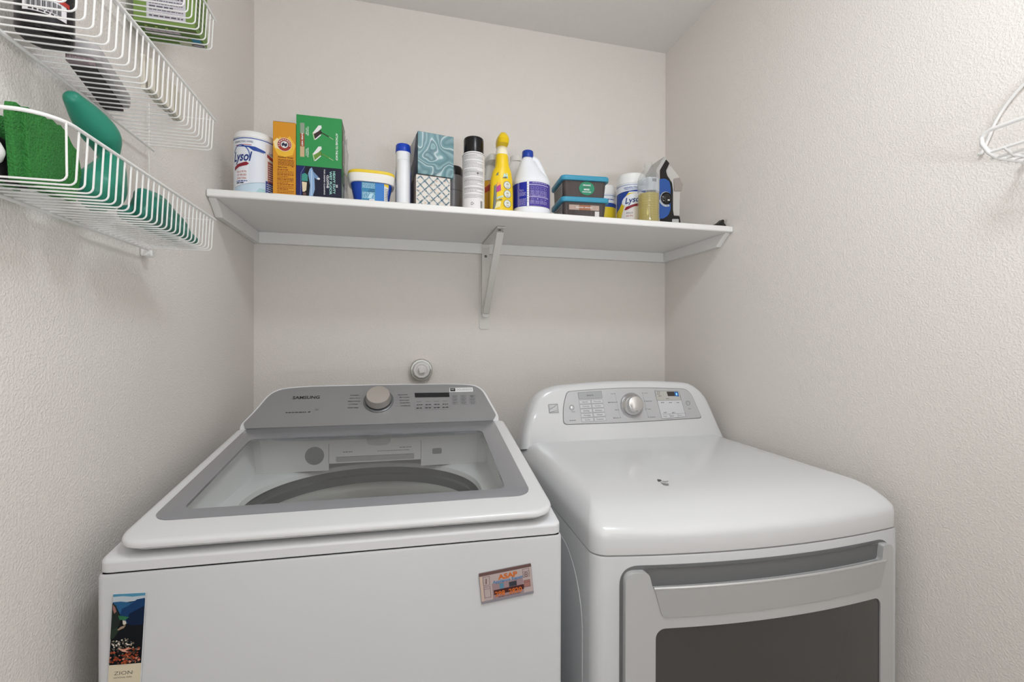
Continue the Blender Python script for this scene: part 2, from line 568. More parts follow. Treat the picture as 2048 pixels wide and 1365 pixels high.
a.disc(.195, .972, .0225, m1, 1).line((.177, .962), (.212, .963), .0015, m3, 2)
a.line((.2285, .951), (.2285, 1.0), .0011, m3).line((.4540, .951), (.4540, 1.0), .0011, m3)
a.poly(roundpoly([(.245, .9535), (.437, .9530), (.437, .9655), (.245, .9657)], .004), m2)
a.rect(.245, .9655, .437, .9668, m3)
a.poly(roundpoly([(.483, .963), (.507, .963), (.507, .9775), (.483, .9775)], .006), mat('button_grey', '#8f9499', .5))
a.frame(.4835, .963, .5065, .977, .0007, m3, 2)
a.words(.262, .285, .977, .0022, m3, 1, 3); a.words(.345, .425, .976, .0016, m3, 1, 4); a.words(.40, .43, .983, .002, m3, 1, 5)
a.build('dispenser_marks', W)
# lid
SL = plane_s((0, .02, .975), (1, 0, 0), (0, .98893, .14834))
def lid_loop(x0, y0, x1, y1, r, w, rs=None):
    return [tuple(SL(x, y, w)) for x, y in rrect(x0, y0, x1, y1, r, 6, 8, rs)]
s0, s1 = -.024, .4585
RS = lambda d: (.040 - d, .006, .006, .040 - d)
prof = []
for ins, w in ((.016, -.0185), (.0115, -.0180), (.0105, -.0165), (.0100, -.0105), (.0012, -.0100), (0, -.0090), (0, -.0070), (.0006, -.0042), (.0025, -.0017), (.0058, -.0004), (.010, 0)):
    prof.append(lid_loop(.0175 + ins, s0 + ins, .6745 - ins, s1 - ins * .3, 0, w, RS(min(ins, .02))))
GX0, GX1, GY0, GY1 = .0375, .6465, .0345, .4575
gin = lid_loop(GX0, GY0, GX1, GY1, 0, 0, (.03, .004, .004, .03))
gin2 = lid_loop(GX0, GY0, GX1, GY1, 0, -.0012, (.03, .004, .004, .03))
gin3 = lid_loop(GX0 + .02, GY0 + .02, GX1 - .02, GY1 - .02, 0, -.0012, (.03, .004, .004, .03))
gin4 = lid_loop(GX0 + .02, GY0 + .02, GX1 - .02, GY1 - .02, 0, -.0185, (.03, .004, .004, .03))
bm = NB(); loft(bm, prof + [gin, gin2, gin3, gin4, prof[0]], False, False)
LID = obj('lid', bm, M_ENAMEL, W)
WX0, WX1, WY0, WY1 = .0715, .6035, .0655, .385
win = lambda w, d=0: lid_loop(WX0 - d, WY0 - d, WX1 + d, WY1 + d, .016, w)
gf = lambda w, d=0: lid_loop(GX0 + d, GY0 + d, GX1 - d, GY1 - d, 0, w, (.03, .004, .004, .03))
M_BORDER = mat('lid_border_grey', '#85868a', .16, coat=.4)
bm = NB(); loft(bm, [gf(-.0010, .0006), gf(.0002, .0006), gf(.0008, .0014), win(.0008), win(-.0040), win(-.0040, .012)], False, False)
obj('glass_border', bm, M_BORDER, LID)
bm = NB(); b2 = [tuple(SL(x, y, -.0005)) for x, y in rrect(WX0 - .0005, WY0 - .0005, WX1 + .0005, WY1 + .0005, .016, 6, 8)]
bm.faces.new([bm.verts.new(p) for p in b2])
obj('glass_pane', bm, glass('lid_glass', '#f6f8f8', .06, .03, .05, '#b7bbbc'), LID, smooth=False, keep=True)
# console
SP = plane_s((0, .475, 1.04), (1, 0, 0), (0, .7249, .6889))
house = roundpoly([(.0250, -.012), (.0210, .0170), (.0430, .0590), (.0700, .1290), (.1500, .1385), (.3800, .1395), (.5500, .1375), (.6250, .1310), (.6620, .0190), (.6580, -.012)], [.003, .01, .02, .045, .06, .1, .06, .04, .01, .003], 6)
bm = plate(house, SP, -.060, .0005)
obj('console_housing', bm, M_ENAMEL, W, bevel=.003, bseg=3)
face = roundpoly([(.0345, .0030), (.0275, .0180), (.0480, .0580), (.0740, .1240), (.1500, .1330), (.3800, .1352), (.5500, .1330), (.6200, .1260), (.6550, .0200), (.6440, .0020)], [.002, .004, .02, .040, .06, .1, .06, .034, .004, .002], 6)
M_FASCIA = mat('graphite_fascia', '#929293', .33, .3, bump=.05, bscale=400, stretch=(1, 40, 40))
bm = plate(face, SP, .0005, .0030)
FAS = obj('control_panel', bm, M_FASCIA, W, bevel=.0006)
a = Art(plane_s(SP(0, 0, .0031), (1, 0, 0), (0, .7249, .6889)), lift=.00025)
P = [(0.1592,0.0960),(0.1169,0.0873),(0.1990,0.0948),(0.1181,0.0483),(0.1661,0.0449),(0.1728,0.0478),(0.1900,0.0536),(0.2615,0.0980),(0.2962,0.0970),(0.2624,0.0894)]
a.text('SAMSUNG', P[0][0], P[0][1], .0095, M_INK, wid=.0665, bold=.022)
a.words(P[3][0], P[4][0], P[3][1] - .002, .0024, M_INK, seed=3); a.disc(P[5][0] + .001, P[5][1], .0035, M_INK, ry=.0014, rot=20)
a.frame(P[6][0] - .004, P[6][1] - .002, P[6][0] + .006, P[6][1] + .006, .0006, M_INKG); a.rect(P[6][0] - .002, P[6][1], P[6][0] + .004, P[6][1] + .003, M_INKG)
dc = (.3430, .0785)
L_ = [(0.2626,0.0997),(0.2637,0.0894),(0.2622,0.0792),(0.2607,0.0692),(0.2619,0.0575)]
for i, (q, s_) in enumerate(zip(L_, ('NORMAL', 'HEAVY DUTY', 'BEDDING', 'ACTIVEWEAR', 'PERM PRESS'))):
    a.text(s_, q[0] + .018, q[1], .0030, M_INK, wid=.024 + .003 * (i % 3), bold=.01)
    a.line((q[0] + .034, q[1]), (dc[0] - .043, q[1] + .001), .0005, M_INKG)
L_ = [(0.3916,0.0977),(0.3958,0.0887),(0.3961,0.0783),(0.3976,0.0696),(0.3992,0.0594)]
for i, (q, s_) in enumerate(zip(L_, ('DELICATES', 'SELF CLEAN', 'QUICK WASH', 'RINSE SPIN', 'WATERPROOF'))):
    a.text(s_, q[0] + .014, q[1], .0030, M_INK, wid=.026, bold=.01)
    a.line((q[0] - .003, q[1]), (dc[0] + .043, q[1] + .001), .0005, M_INKG)
D = [(0.4385,0.0874),(0.5324,0.0863),(0.4371,0.1035),(0.5318,0.1026)]
a.poly([D[0], D[1], D[3], D[2]], M_BLACK, 1)
a.text('8 8 : 8 8', (D[0][0] + D[1][0]) / 2 - .01, (D[0][1] + D[2][1]) / 2, .0045, mat('dim_segment', '#2e2f31', .4), 2)
B = [(0.4412,0.0716),(0.5330,0.0721),(0.4412,0.0613),(0.5325,0.0616),(0.4412,0.0461),(0.5317,0.0462)]
n_ = 4
for i in range(4):
    x = B[0][0] + (B[1][0] - B[0][0]) * (i + .35) / 4
    a.words(x - .006, x + .007, B[0][1], .0016, M_INKG, seed=i)
    a.words(x - .006, x + .009, B[2][1] - .001, .0022, M_INK, seed=i + 4)
    a.words(x - .007, x + .010, B[4][1] + .003, .0026, M_INK, seed=i + 9)
    if i: a.line((x - .011, B[4][1]), (x - .011, B[4][1] + .008), .0006, M_INKG)
a.frame(B[4][0] - .002, B[4][1] - .002, B[5][0] + .002, B[4][1] + .010, .0005, M_INKG)
G = [(0.5449,0.0878),(0.5687,0.0888),(0.5939,0.0881),(0.5482,0.0507),(0.5939,0.0561)]
for i, x in enumerate((G[0][0], G[1][0], G[2][0])):
    for j in range(3):
        y = G[0][1] - j * .0115
        a.words(x - .005, x + .008, y, .0022, M_INKG, seed=20 + i * 3 + j); a.words(x - .004, x + .006, y - .004, .0018, M_INKG, seed=40 + i * 3 + j)
        a.frame(x - .007, y - .0055, x + .010, y + .004, .0003, M_INKG)
a.ring(G[2][0] + .001, G[0][1] - .001, .0022, .0029, M_INK, 2)
a.build('panel_print', FAS)
E_ = [(0.5333,0.1044),(0.5995,0.1044),(0.5994,0.1193),(0.5340,0.1191)]
bm = plate([E_[0], E_[1], E_[2], E_[3]], SP, .003, .0034)
ST = obj('energy_sticker', bm, mat('sticker_white', '#f0f0f0', .4), FAS, smooth=False, label='small white and black sticker on the panel')
a = Art(plane_s(SP(0, 0, .0035), (1, 0, 0), (0, .7249, .6889)), lift=.0002)
x0, y0 = E_[0]; x1, y1 = E_[2]
a.rect(x0 + .002, y0 + .0018, x0 + .0165, y1 - .0012, M_INK).text('MPF', x0 + .009, (y0 + y1) / 2 + .001, .0035, M_WHITE, wid=.009)
for i in range(3): a.words(x0 + .019, x1 - .002, y0 + .0035 + i * .0032, .0013, M_INKG, seed=i)
a.build('sticker_print', ST)
M_BRUSH = mat('brushed_steel', '#cfc9c4', .3, .9, bump=.25, bscale=500, bdist=.0005)
bm = NB()
dq = SP(dc[0], dc[1], .003)
lathe(bm, [(.0390, 0), (.0390, .0022), (.0375, .0030), (.0350, .0032)], n=64)
ang = math.atan2(.7249, .6889)
base = obj('dial_ring', bm, mat('dial_ring_grey', '#6f7172', .3, .4), FAS, loc=dq); base.rotation_euler = (math.atan2(.6889, .7249), 0, 0)
bm = NB(); lathe(bm, [(.0335, 0), (.0330, .006), (.0305, .020), (.0300, .0225), (.0288, .0240), (.0001, .0242)], n=64)
kn = obj('dial_knob', bm, M_BRUSH, FAS, loc=SP(dc[0], dc[1], .0062)); kn.rotation_euler = (math.atan2(.6889, .7249), 0, 0)
bm = NB(); lathe(bm, [(.0338, 0), (.0336, .0045), (.0325, .0045)], n=64)
o = obj('dial_skirt', bm, mat('dial_skirt_dark', '#55565a', .3, .6), FAS, loc=SP(dc[0], dc[1], .0061)); o.rotation_euler = (math.atan2(.6889, .7249), 0, 0)

# ------------------------------------------------------------------ dryer
Dr = thing('clothes_dryer', 'white front-load dryer with silver door and round chrome dial, right of the washer', 'dryer', (.3438, .773, 0), RZ)
def bow(u): return -.036 * (1 - ((u - .343) / .36) ** 2)
def dplan(ins, z, r=.022, side=1.0, m=16):
    P = rrect(ins * side, ins, .686 - ins * side, .715 - ins * side * .3, max(r - ins * .3, .006), 6, m)
    return [(x, y + bow(x) * max(0, 1 - max(y, 0) / .40) ** 1.3, z) for x, y in P]
bm = NB(); loft(bm, [dplan(.003, .03), dplan(0, .033), dplan(0, .8655), dplan(.0012, .8680), dplan(.004, .8688)])
obj('cabinet', bm, M_STEEL, Dr)
S_side = plane_s((0, 0, 0), (0, -1, 0), (0, 0, 1))
# embossed panel line on the side facing the washer
pts = [Vector((-.0003, .05, .08))]
for i in range(13):
    tt = R(90) * i / 12
    pts.append(Vector((-.0003, .05 + .13 * (1 - math.sin(tt)) * 0 + .13 - .13 * math.cos(tt), .70 + .13 * math.sin(tt))))
pts.append(Vector((-.0003, .60, .83)))
bm = NB(); tube(bm, pts, .0011, 6)
obj('side_bead', bm, M_ENAMEL, Dr)
for x in (.06, .626):
    for y in (.06, .64):
        bm = NB(); lathe(bm, [(.022, 0), (.022, .012), (.012, .014), (.012, .03)], cx=x, cy=y, n=20)
        obj('foot', bm, M_BLACK, Dr)
hp = [(.003, .8705), (.0005, .8712), (0, .873), (0, .899), (.001, .906), (.004, .9125), (.010, .9185), (.020, .9250), (.035, .9325), (.051, .9395), (.080, .9465), (.11, .9500), (.15, .9518), (.20, .9525)]
bm = NB(); loft(bm, [dplan(i, z, .026, .33) for i, z in hp])
HD = obj('top_hood', bm, M_ENAMEL, Dr)
a = Art(lambda u, v, w: Vector((u, v, .9523 + w)), lift=.0001)
chip = [(0.2107,0.1485),(0.2175,0.1434),(0.2129,0.1333),(0.2036,0.1316)]
a.poly(chip, mat('bare_chip', '#55534f', .6))
a.poly([(0.2060,0.1275),(0.2130,0.1190),(0.2196,0.1141),(0.2131,0.1051),(0.2054,0.1100)], mat('scuff_grey', '#8f8f8f', .6))
a.poly([(0.2148,0.1366),(0.2204,0.1318),(0.2299,0.1335),(0.2250,0.1273),(0.2146,0.1258)], mat('scuff_light', '#a9a9a9', .6))
a.build('paint_chip', HD, 'small dark scuff where the paint is chipped')
# console
dpv = (0, .2545, .9671)
SD = plane_s((0, .55, .945), (1, 0, 0), dpv)
ho = roundpoly([(-.004, -.010), (.0045, .040), (.031, .118), (.057, .1640), (.110, .1840), (.23, .1925), (.3600, .1962), (.490, .1925), (.592, .1845), (.640, .1420), (.6700, .0400), (.688, -.010)], [.002, .03, .03, .03, .05, .1, .1, .1, .035, .03, .04, .002], 6)
bm = NB()
lo = []
for ins, w in ((.0, -.095), (0, -.028), (.0015, -.018), (.006, -.008), (.013, -.002), (.024, 0)):
    c_ = (.343, -.02)
    L = []
    for x, y in ho:
        fx = (x - c_[0]); s_ = (abs(fx) - ins) / max(abs(fx), 1e-4) if abs(fx) > ins else 1
        L.append(tuple(SD(c_[0] + fx * s_, y - (ins * .8 if y > .1 else 0) * min(1, (y) / .19), w)))
    lo.append(L)
loft(bm, lo, True, False)
bm.faces.new([v for v in bm.verts][-len(ho):])
obj('console', bm, M_ENAMEL, Dr)
fo = roundpoly([(.1305, .0590), (.1335, .1130), (.1500, .1590), (.2605, .1648), (.3463, .1665), (.4339, .1655), (.5600, .1590), (.5780, .1420), (.6035, .0640), (.3333, .0575)], [.014, .05, .012, .1, .1, .1, .014, .03, .010, .1], 6)
M_SILVER = mat('silver_fascia', '#c3c4c6', .38, .25)
bm = plate(fo, SD, 0, .0022)
DF = obj('control_panel', bm, M_SILVER, Dr, bevel=.0006)
bm = plate(roundpoly([(.1290, .0575), (.1320, .1130), (.1490, .1605), (.2605, .1664), (.3463, .1681), (.4339, .1671), (.5610, .1605), (.5795, .1425), (.6055, .0625), (.3333, .0560)], [.014, .05, .012, .1, .1, .1, .014, .03, .010, .1], 6), SD, 0, .0008)
obj('panel_gap', bm, mat('gap_grey', '#777777', .7), DF, smooth=False)
a = Art(plane_s(SD(0, 0, .0023), (1, 0, 0), dpv), lift=.00025)
M_L = mat('legend_grey', '#7c7d80', .6); M_L2 = mat('legend_plate', '#adafb1', .5); M_L3 = mat('legend_light', '#d3d4d6', .5)
q = [(0.1843,0.1552),(0.2632,0.1583),(0.2643,0.1360),(0.1858,0.1348)]
a.poly([q[3], q[2], q[1], q[0]], M_L2, 1); a.pline(q + [q[0]], .0007, M_L, 2)
a.text('SENSOR', (q[0][0] + q[2][0]) / 2, (q[0][1] + q[2][1]) / 2, .0045, M_L, 3)
ga, gb, gc, gd = [(0.1855,0.1316),(0.2656,0.1328),(0.2717,0.0637),(0.1889,0.0619)]
for i in range(5):
    for j in range(2):
        def T(s_, t_):
            a0 = Vector(ga).lerp(Vector(gb), s_); a1 = Vector(gd).lerp(Vector(gc), s_)
            return a0.lerp(a1, t_)
        s0_, s1_ = j * .5 + .01, j * .5 + .48
        t0_, t1_ = i / 5 + .01, i / 5 + .17
        c4 = [T(s0_, t0_), T(s1_, t0_), T(s1_, t1_), T(s0_, t1_)]
        a.poly(c4[::-1], M_L3, 1); a.pline(c4 + [c4[0]], .0006, M_L, 2)
        mid = T((s0_ + s1_) / 2, (t0_ + t1_) / 2)
        a.text((('Heavy Duty', 'Normal'), ('Towels', 'Perm Press'), ('Bedding', 'Delicate'), ('Wrinkle', 'Timed'), ('Air Dry', 'Freshen'))[i][j], mid.x, mid.y, .0032, M_L, 3, wid=.019 + .004 * ((i + j) % 2), bold=.012)
q = [(0.1606,0.1105),(0.1721,0.1102),(0.1708,0.0963),(0.1619,0.0689)]
a.ring(q[0][0], q[0][1] - .001, .0062, .0080, mat('ring_dark', '#8a8b8d', .4, .5), 1)
a.text('Power', q[2][0] - .006, q[2][1], .0032, M_L); a.words(q[3][0] - .012, q[3][0] + .009, q[3][1], .0018, M_L, seed=5)
tl = [(0.3082,0.1494),(0.3120,0.1221),(0.3143,0.0983),(0.3182,0.0731)]
for p_, s_ in zip(tl, ('Level', 'Most Normal', 'Less', 'More Dry')):
    a.disc(p_[0], p_[1], .0015, M_L); a.text(s_, p_[0] - .004, p_[1], .0034, M_L, align='r', bold=.008)
a.pline(tl, .0005, M_L)
tr = [(0.4035,0.1489),(0.4071,0.1229),(0.4090,0.0972),(0.4143,0.0715)]
for p_, s_ in zip(tr, ('Towels', 'Heavy Duty', 'Timed', 'Speed Dry')):
    a.disc(p_[0], p_[1], .0015, M_L); a.text(s_, p_[0] + .004, p_[1], .0034, M_L, align='l', bold=.008)
a.pline(tr, .0005, M_L)
q = [(0.4469,0.1561),(0.5346,0.1527),(0.5469,0.0689),(0.4607,0.0653)]
a.poly([q[3], q[2], q[1], q[0]], M_L3, 1); a.pline(q + [q[0]], .0009, M_L, 2)
q = [(0.4487,0.1561),(0.5346,0.1527),(0.5373,0.1229),(0.4513,0.1234)]
a.poly([q[3], q[2], q[1], q[0]], mat('legend_mid', '#bebdb6', .5), 2); a.pline(q + [q[0]], .0006, M_L, 3)
q = [(0.4893,0.1520),(0.5163,0.1514),(0.5177,0.1365),(0.4925,0.1371)]
a.poly([q[3], q[2], q[1], q[0]], mat('display_brown', '#3e3634', .3), 3)
q = [(0.5163,0.1514),(0.5308,0.1511),(0.5318,0.1346),(0.5177,0.1365)]
a.poly([q[3], q[2], q[1], q[0]], mat('display_blue', '#2a5d94', .3, emit=.3), 3)
a.text('8', (q[0][0] + q[2][0]) / 2, (q[0][1] + q[2][1]) / 2, .0075, mat('digit_glow', '#8fd0ff', .3, emit=1.2), 4, bold=.01)
q = [(0.4551,0.1511),(0.4542,0.1445),(0.4586,0.1379),(0.4842,0.1291),(0.4645,0.1166),(0.4930,0.1159),(0.5198,0.1152),(0.4687,0.0842),(0.4989,0.0833)]
for i, p_ in enumerate(q): a.words(p_[0], p_[0] + .011, p_[1] - .001, .0020, M_L, 4, seed=60 + i)
q = [(0.4628,0.0796),(0.5487,0.0802)]
a.line(q[0], q[1], .0006, M_L, 3)
q = [(0.4652,0.0715),(0.4901,0.0723),(0.5188,0.0730)]
for i, (p_, s_) in enumerate(zip(q, ('Temp', 'Signal', 'Time'))): a.text(s_, p_[0] + .007, p_[1] + .001, .0034, M_L, 4, wid=.013)
q = [(0.4893,0.0788),(0.4909,0.0659),(0.5180,0.0795),(0.5196,0.0666)]
a.line(q[0], q[1], .0006, M_L, 3); a.line(q[2], q[3], .0006, M_L, 3)
q = [(0.4741,0.0969),(0.5041,0.0945)] 
a.rect(q[0][0], q[0][1] - .001, q[1][0], q[1][1] + .001, mat('pale_blue', '#c3cfe0', .5), 3)
q = [(0.5611,0.1125),(0.5637,0.0944),(0.6182,0.0488)]
a.ring(q[0][0], q[0][1], .0058, .0074, mat('start_green', '#84918c', .4), 2); a.text('Start', q[1][0], q[1][1], .0036, M_L, bold=.01)
a.text('+', q[0][0], q[0][1], .0035, M_L)
a.build('panel_print', DF)
bq = [(0.1605,0.1089)][0]
rxd = math.acos(.2545)          # tilt of the console face
def on_console(name, prof, u, v, w, m, n=56, parent=DF):
    bm = NB(); lathe(bm, prof, n=n)
    o = obj(name, bm, m, parent, loc=SD(u, v, w)); o.rotation_euler = (rxd, 0, 0)
    return o
on_console('power_button', [(.0062, 0), (.0060, .0025), (.0045, .0036), (.0001, .0040)], bq[0], bq[1] - .001, .002, mat('button_silver', '#d5d6d8', .3, .4))
ddc = (.3615, .1115)
on_console('dial_bezel', [(.0395, 0), (.0395, .003), (.0375, .006), (.0350, .0045), (.0320, .002), (.0300, .002)], *ddc, .0022, M_CHROME)
M_KNOB = mat('satin_chrome_knob', '#d9d8d7', .22, .85)
on_console('dial_knob', [(.0320, 0), (.0318, .006), (.0290, .009), (.0272, .011), (.0265, .026), (.0250, .0295), (.0215, .0315), (.0001, .0322)], *ddc, .0040, M_KNOB)
bm = NB(); lathe(bm, [(.0001, 0), (.0052, 0), (.0040, -.002), (.0001, -.0028)], n=20)
o = obj('finger_dimple', bm, mat('dimple_dark', '#6c6a68', .4, .6), DF, loc=SD(ddc[0] - .001, ddc[1] - .019, .0352)); o.rotation_euler = (rxd, 0, 0)
bm = plate([(.0872, .0935), (.1190, .0940), (.1165, .1235), (.0850, .1215)], SD, 0, .0015)
BD = obj('badge', bm, mat('badge_silver', '#bfc0c2', .4, .4), Dr, bevel=.0004, label='small square silver badge')
a = Art(plane_s(SD(0, 0, .0016), (1, 0, 0), dpv), lift=.0002)
a.frame(.0875, .0955, .1160, .1210, .0012, M_L); a.line((.0900, .0990), (.1130, .1160), .0030, M_L3, 2); a.line((.0900, .1060), (.1130, .1180), .0012, M_L, 2); a.line((.0900, .0975), (.1130, .1010), .0010, M_L, 2)
a.build('badge_print', BD)
# door
SF = lambda u, h, w: Vector((u, bow(u) - w, h))
M_DOOR = mat('silver_door', '#c2c3c3', .36, .25, coat=.2)
M_HAND = mat('silver_handle', '#b5b6b5', .38, .3)
DB = .27
# flat sheet coloured as the shadow in the gap round the door
bm = plate(roundpoly([(.047, DB - .006), (.647, DB - .006), (.647, .8525), (.047, .8525)], .036, 8), SF, 0, .0012, step=.04)
obj('door_gap', bm, mat('gap_shadow', '#6b6c6d', .6), Dr)
notch_l, notch_r = .094, .604
outer = roundpoly([(.0525, DB), (.6415, DB), (.6415, .8450), (notch_r + .008, .8475), (notch_r + .004, .8155), (notch_l + .008, .8145), (notch_l, .8455), (.0525, .8450)], [.035, .035, .030, .006, .006, .004, .010, .034], 8)
whole = rrect(.1065, DB + .06, .6030, .7445, .018, 6, 1)
bm = plate(outer, SF, .001, .0135, holes=[whole], step=.035)
DO = obj('door', bm, M_DOOR, Dr, bevel=.0055, bseg=4, ang=40)
# pocket behind the grip lip
bm = NB()
N_ = 24
rows = []
for i in range(N_ + 1):
    u = notch_l - .004 + (notch_r - notch_l + .012) * i / N_
    e = min(i, N_ - i) / 3
    dep = min(1, .25 + e * .75)
    rows.append([SF(u, .8480, .0035), SF(u, .8420, .0015 - .012 * dep), SF(u, .8250, .0 - .030 * dep), SF(u, .8080, -.034 * dep), SF(u, .8050, .002)])
vs = [[bm.verts.new(p) for p in r_] for r_ in rows]
for A_, B_ in zip(vs[:-1], vs[1:]):
    for k_ in range(4): bm.faces.new((A_[k_], A_[k_ + 1], B_[k_ + 1], B_[k_]))
obj('grip_pocket', bm, M_HAND, DO)
hpl = roundpoly([(.1180, .7645), (.6000, .7650), (.6180, .8150), (.1040, .8150)], [.010, .006, .004, .003], 6)
bm = plate(hpl, SF, .0130, .0152, step=.035)
obj('handle_plate', bm, M_HAND, DO, bevel=.0007)
lipc = [SF(.1035 + (.6185 - .1035) * i / 30, .8155, .0120) for i in range(31)]
bm = NB(); tube(bm, lipc, .0036, 12)
obj('grip_lip', bm, mat('silver_lip', '#c9caca', .25, .6), DO)
bm = plate(rrect(.1045, DB + .058, .6050, .7465, .019, 6, 1), SF, .0098, .0108, step=.03)
obj('door_window', bm, mat('smoked_glass', '#3b3a38', .13, 0, coat=.3, spec=.6), DO, label='dark smoked window of the dryer door')
a = Art(lambda u, v, w: SF(u, v, .0109 + w), step=.03, lift=.0001)
a.build('window_marks', DO) if False else a.bm.free()

# ------------------------------------------------------------------ magnets on the washer front
def on_washer(u, v, h):
    c, s = math.cos(RZ), math.sin(RZ)
    return (-.4107 + u * c - v * s, .7685 + u * s + v * c, h)
M1 = thing('bookmark_magnet', 'tall photo bookmark magnet of a canyon stuck to the left of the washer front', 'magnet', on_washer(.0402, -.0006, .84), RZ)
S0 = plane_s((0, 0, 0), (1, 0, 0), (0, 0, 1))
tilt = R(-2.2)
def ST_(w0):
    return lambda u, v, w: Vector((u * math.cos(tilt) - v * math.sin(tilt) * -1 * -1, -(w0 + w), u * math.sin(tilt) + v * math.cos(tilt)))
def tilted(w0, th):
    c, s = math.cos(th), math.sin(th)
    return lambda u, v, w: Vector((u * c - v * s, -(w0 + w), u * s + v * c))
S1 = tilted(0, R(-3.0))
hw, ht, hb = .0205, .0600, -.0850
bm = plate(rrect(-hw, hb, hw, ht, .001, 2, 1), S1, 0, .0010)
obj('card', bm, mat('card_edge', '#d9dadc', .5), M1, smooth=False)
a = Art(tilted(.0011, R(-3.0)), lift=.00012)
c_ = lambda n, h: mat('print_' + n, h, .5, spec=.15)
x0, x1 = -hw + .0004, hw - .0009
top, bot = ht - .0008, -.0405
def Q(px, py):   # inside the picture: 0..1 from left, 0..1 from top
    return (x0 + (x1 - x0) * px, top + (bot - top) * py)
def QP(pts, m, lay): a.poly([Q(*p) for p in pts][::-1], m, lay)
QP([(0, 0), (1, 0), (1, 1), (0, 1)], c_('night', '#0b1016'), 1)
QP([(0, 0), (1, 0), (1, .08), (0, .08)], c_('sky', '#4f8fae'), 2)
QP([(0, .035), (.3, .03), (.6, .045), (1, .035), (1, .085), (.8, .10), (.4, .12), (0, .115)], c_('cloud', '#b8c3cb'), 3)
QP([(0, .11), (.25, .105), (.55, .125), (.75, .10), (1, .10), (1, .42), (.4, .42), (.15, .2)], c_('far_blue', '#2a5c86'), 4)
QP([(.3, .21), (.5, .17), (.75, .085), (1, .07), (1, .45), (.5, .42), (.25, .3)], c_('blue_ridge', '#163a66'), 5)
QP([(.55, .28), (1, .18), (1, .45), (.6, .45), (.45, .38)], c_('deep_blue', '#0b1f3c'), 6)
QP([(0, .12), (.12, .16), (.2, .26), (.3, .33), (.25, .45), (0, .5)], c_('dark_cliff', '#232a26'), 7)
QP([(.02, .14), (.09, .18), (.14, .24), (.08, .27), (.03, .22)], c_('pink_cliff', '#9a6f66'), 8)
QP([(.2, .30), (.35, .31), (.55, .33), (.42, .37), (.25, .36)], c_('green_valley', '#2f6b4a'), 8)
QP([(.35, .37), (.45, .38), (.47, .42), (.4, .44), (.36, .42)], c_('white_rock', '#cfc7b8'), 9)
QP([(.2, .50), (.3, .46), (.46, .44), (.4, .48), (.24, .51)], c_('tan_rock', '#a08a72'), 9)
QP([(0, .5), (.2, .46), (.25, .52), (.1, .62), (0, .63)], c_('moss', '#27352a'), 8)
rnd = random.Random(5)
for i in range(70):
    px, py = rnd.uniform(.06, .75), rnd.uniform(.63, .77)
    s_ = rnd.uniform(.012, .035)
    QP([(px - s_, py), (px, py - s_ * .4), (px + s_, py), (px, py + s_ * .4)], c_(*rnd.choice([('pebble', '#e4dccd'), ('pebble2', '#a39a86'), ('pebble3', '#6c675a')])), 10)
for i in range(120):
    px, py = rnd.uniform(.0, .95), rnd.uniform(.77, .985)
    s_ = rnd.uniform(.02, .06)
    s_ = min(s_, px + .0, 1 - px)
    QP([(px - s_, py), (px - s_ * .2, py - s_ * .35), (px + s_, py - .005), (px, min(.995, py + s_ * .35))], c_(*rnd.choice([('rust', '#b4532f'), ('rust2', '#8c3d26'), ('dkrock', '#3a3733'), ('grrock', '#5c5f58'), ('salmon', '#c9826a')])), 11)
QP([(.25, .76), (.45, .78), (.7, .77), (.5, .80), (.6, .83), (.4, .81)], c_('salmon_light', '#d9a08a'), 12)
a.rect(x0, hb + .0006, x1, bot, c_('cream', '#d8cdb4'), 1)
a.text('ZION', -.002, -.0525, .0052, mat('zion_ink', '#5d5f58', .5), 2, wid=.0225, bold=-.004)
a.text('NATIONAL PARK', -.002, -.0588, .0021, mat('zion_ink', '#5d5f58', .5), 2, wid=.0225)
a.build('printed_face', M1)

M2 = thing('business_card_magnet', 'small tilted appliance repair card magnet at the right of the washer front', 'magnet', on_washer(.5884, -.0006, .8553), RZ)
th = R(5.6)
cw, ch = .0444, .0257
bm = plate(rrect(-cw, -ch, cw, ch, .0015, 2, 1), tilted(0, th), 0, .0010)
obj('card', bm, mat('magnet_edge', '#8f898d', .5), M2, smooth=False)
a = Art(tilted(.0011, th), lift=.00012)
a.rect(-cw + .0004, -ch + .0004, cw - .0004, ch - .0004, c_('card_pinkgrey', '#b8a8a6'), 1)
a.rect(-cw + .0004, ch - .0055, cw - .0004, ch - .0004, c_('card_brown', '#6b5350'), 2)
a.rect(-cw + .0004, -ch + .0004, cw - .0004, -ch + .0045, c_('card_greystrip', '#8c8890'), 2)
a.rect(-cw + .001, -ch + .004, -cw + .005, ch - .006, c_('card_tan', '#c9b3a4'), 2)
a.rect(-.0245, -ch + .0045, .028, .0045, c_('card_mauve', '#9c8488'), 2)
a.rect(-.0225, -.0145, .0285, -.0065, c_('card_maroon', '#4a2a2a'), 3)
or_, bl = c_('card_orange', '#c96a2e'), c_('card_blue', '#3f7fae')
a.text('ASAP', .003, .0135, .0078, or_, 4, wid=.033, bold=.04)
a.text('Appliance Repair', .003, .0068, .0048, bl, 4, wid=.052, bold=.02)
a.text('298  2820', .002, -.0135, .0078, or_, 5, wid=.046, bold=.03)
a.rect(-.012, -.006, -.005, .003, c_('card_teal', '#5c8aa0'), 4); a.rect(.004, -.006, .017, .002, c_('card_char', '#3c3f47'), 4)
ln = c_('card_line', '#6a4d4c')
a.frame(-.0385, .0035, -.0275, .0185, .0005, ln, 4); a.line((-.034, .006), (-.033, .015), .0015, ln, 4)
a.frame(-.0385, -.0165, -.0275, .0015, .0005, ln, 4); a.line((-.038, -.002), (-.028, -.002), .0005, ln, 4)
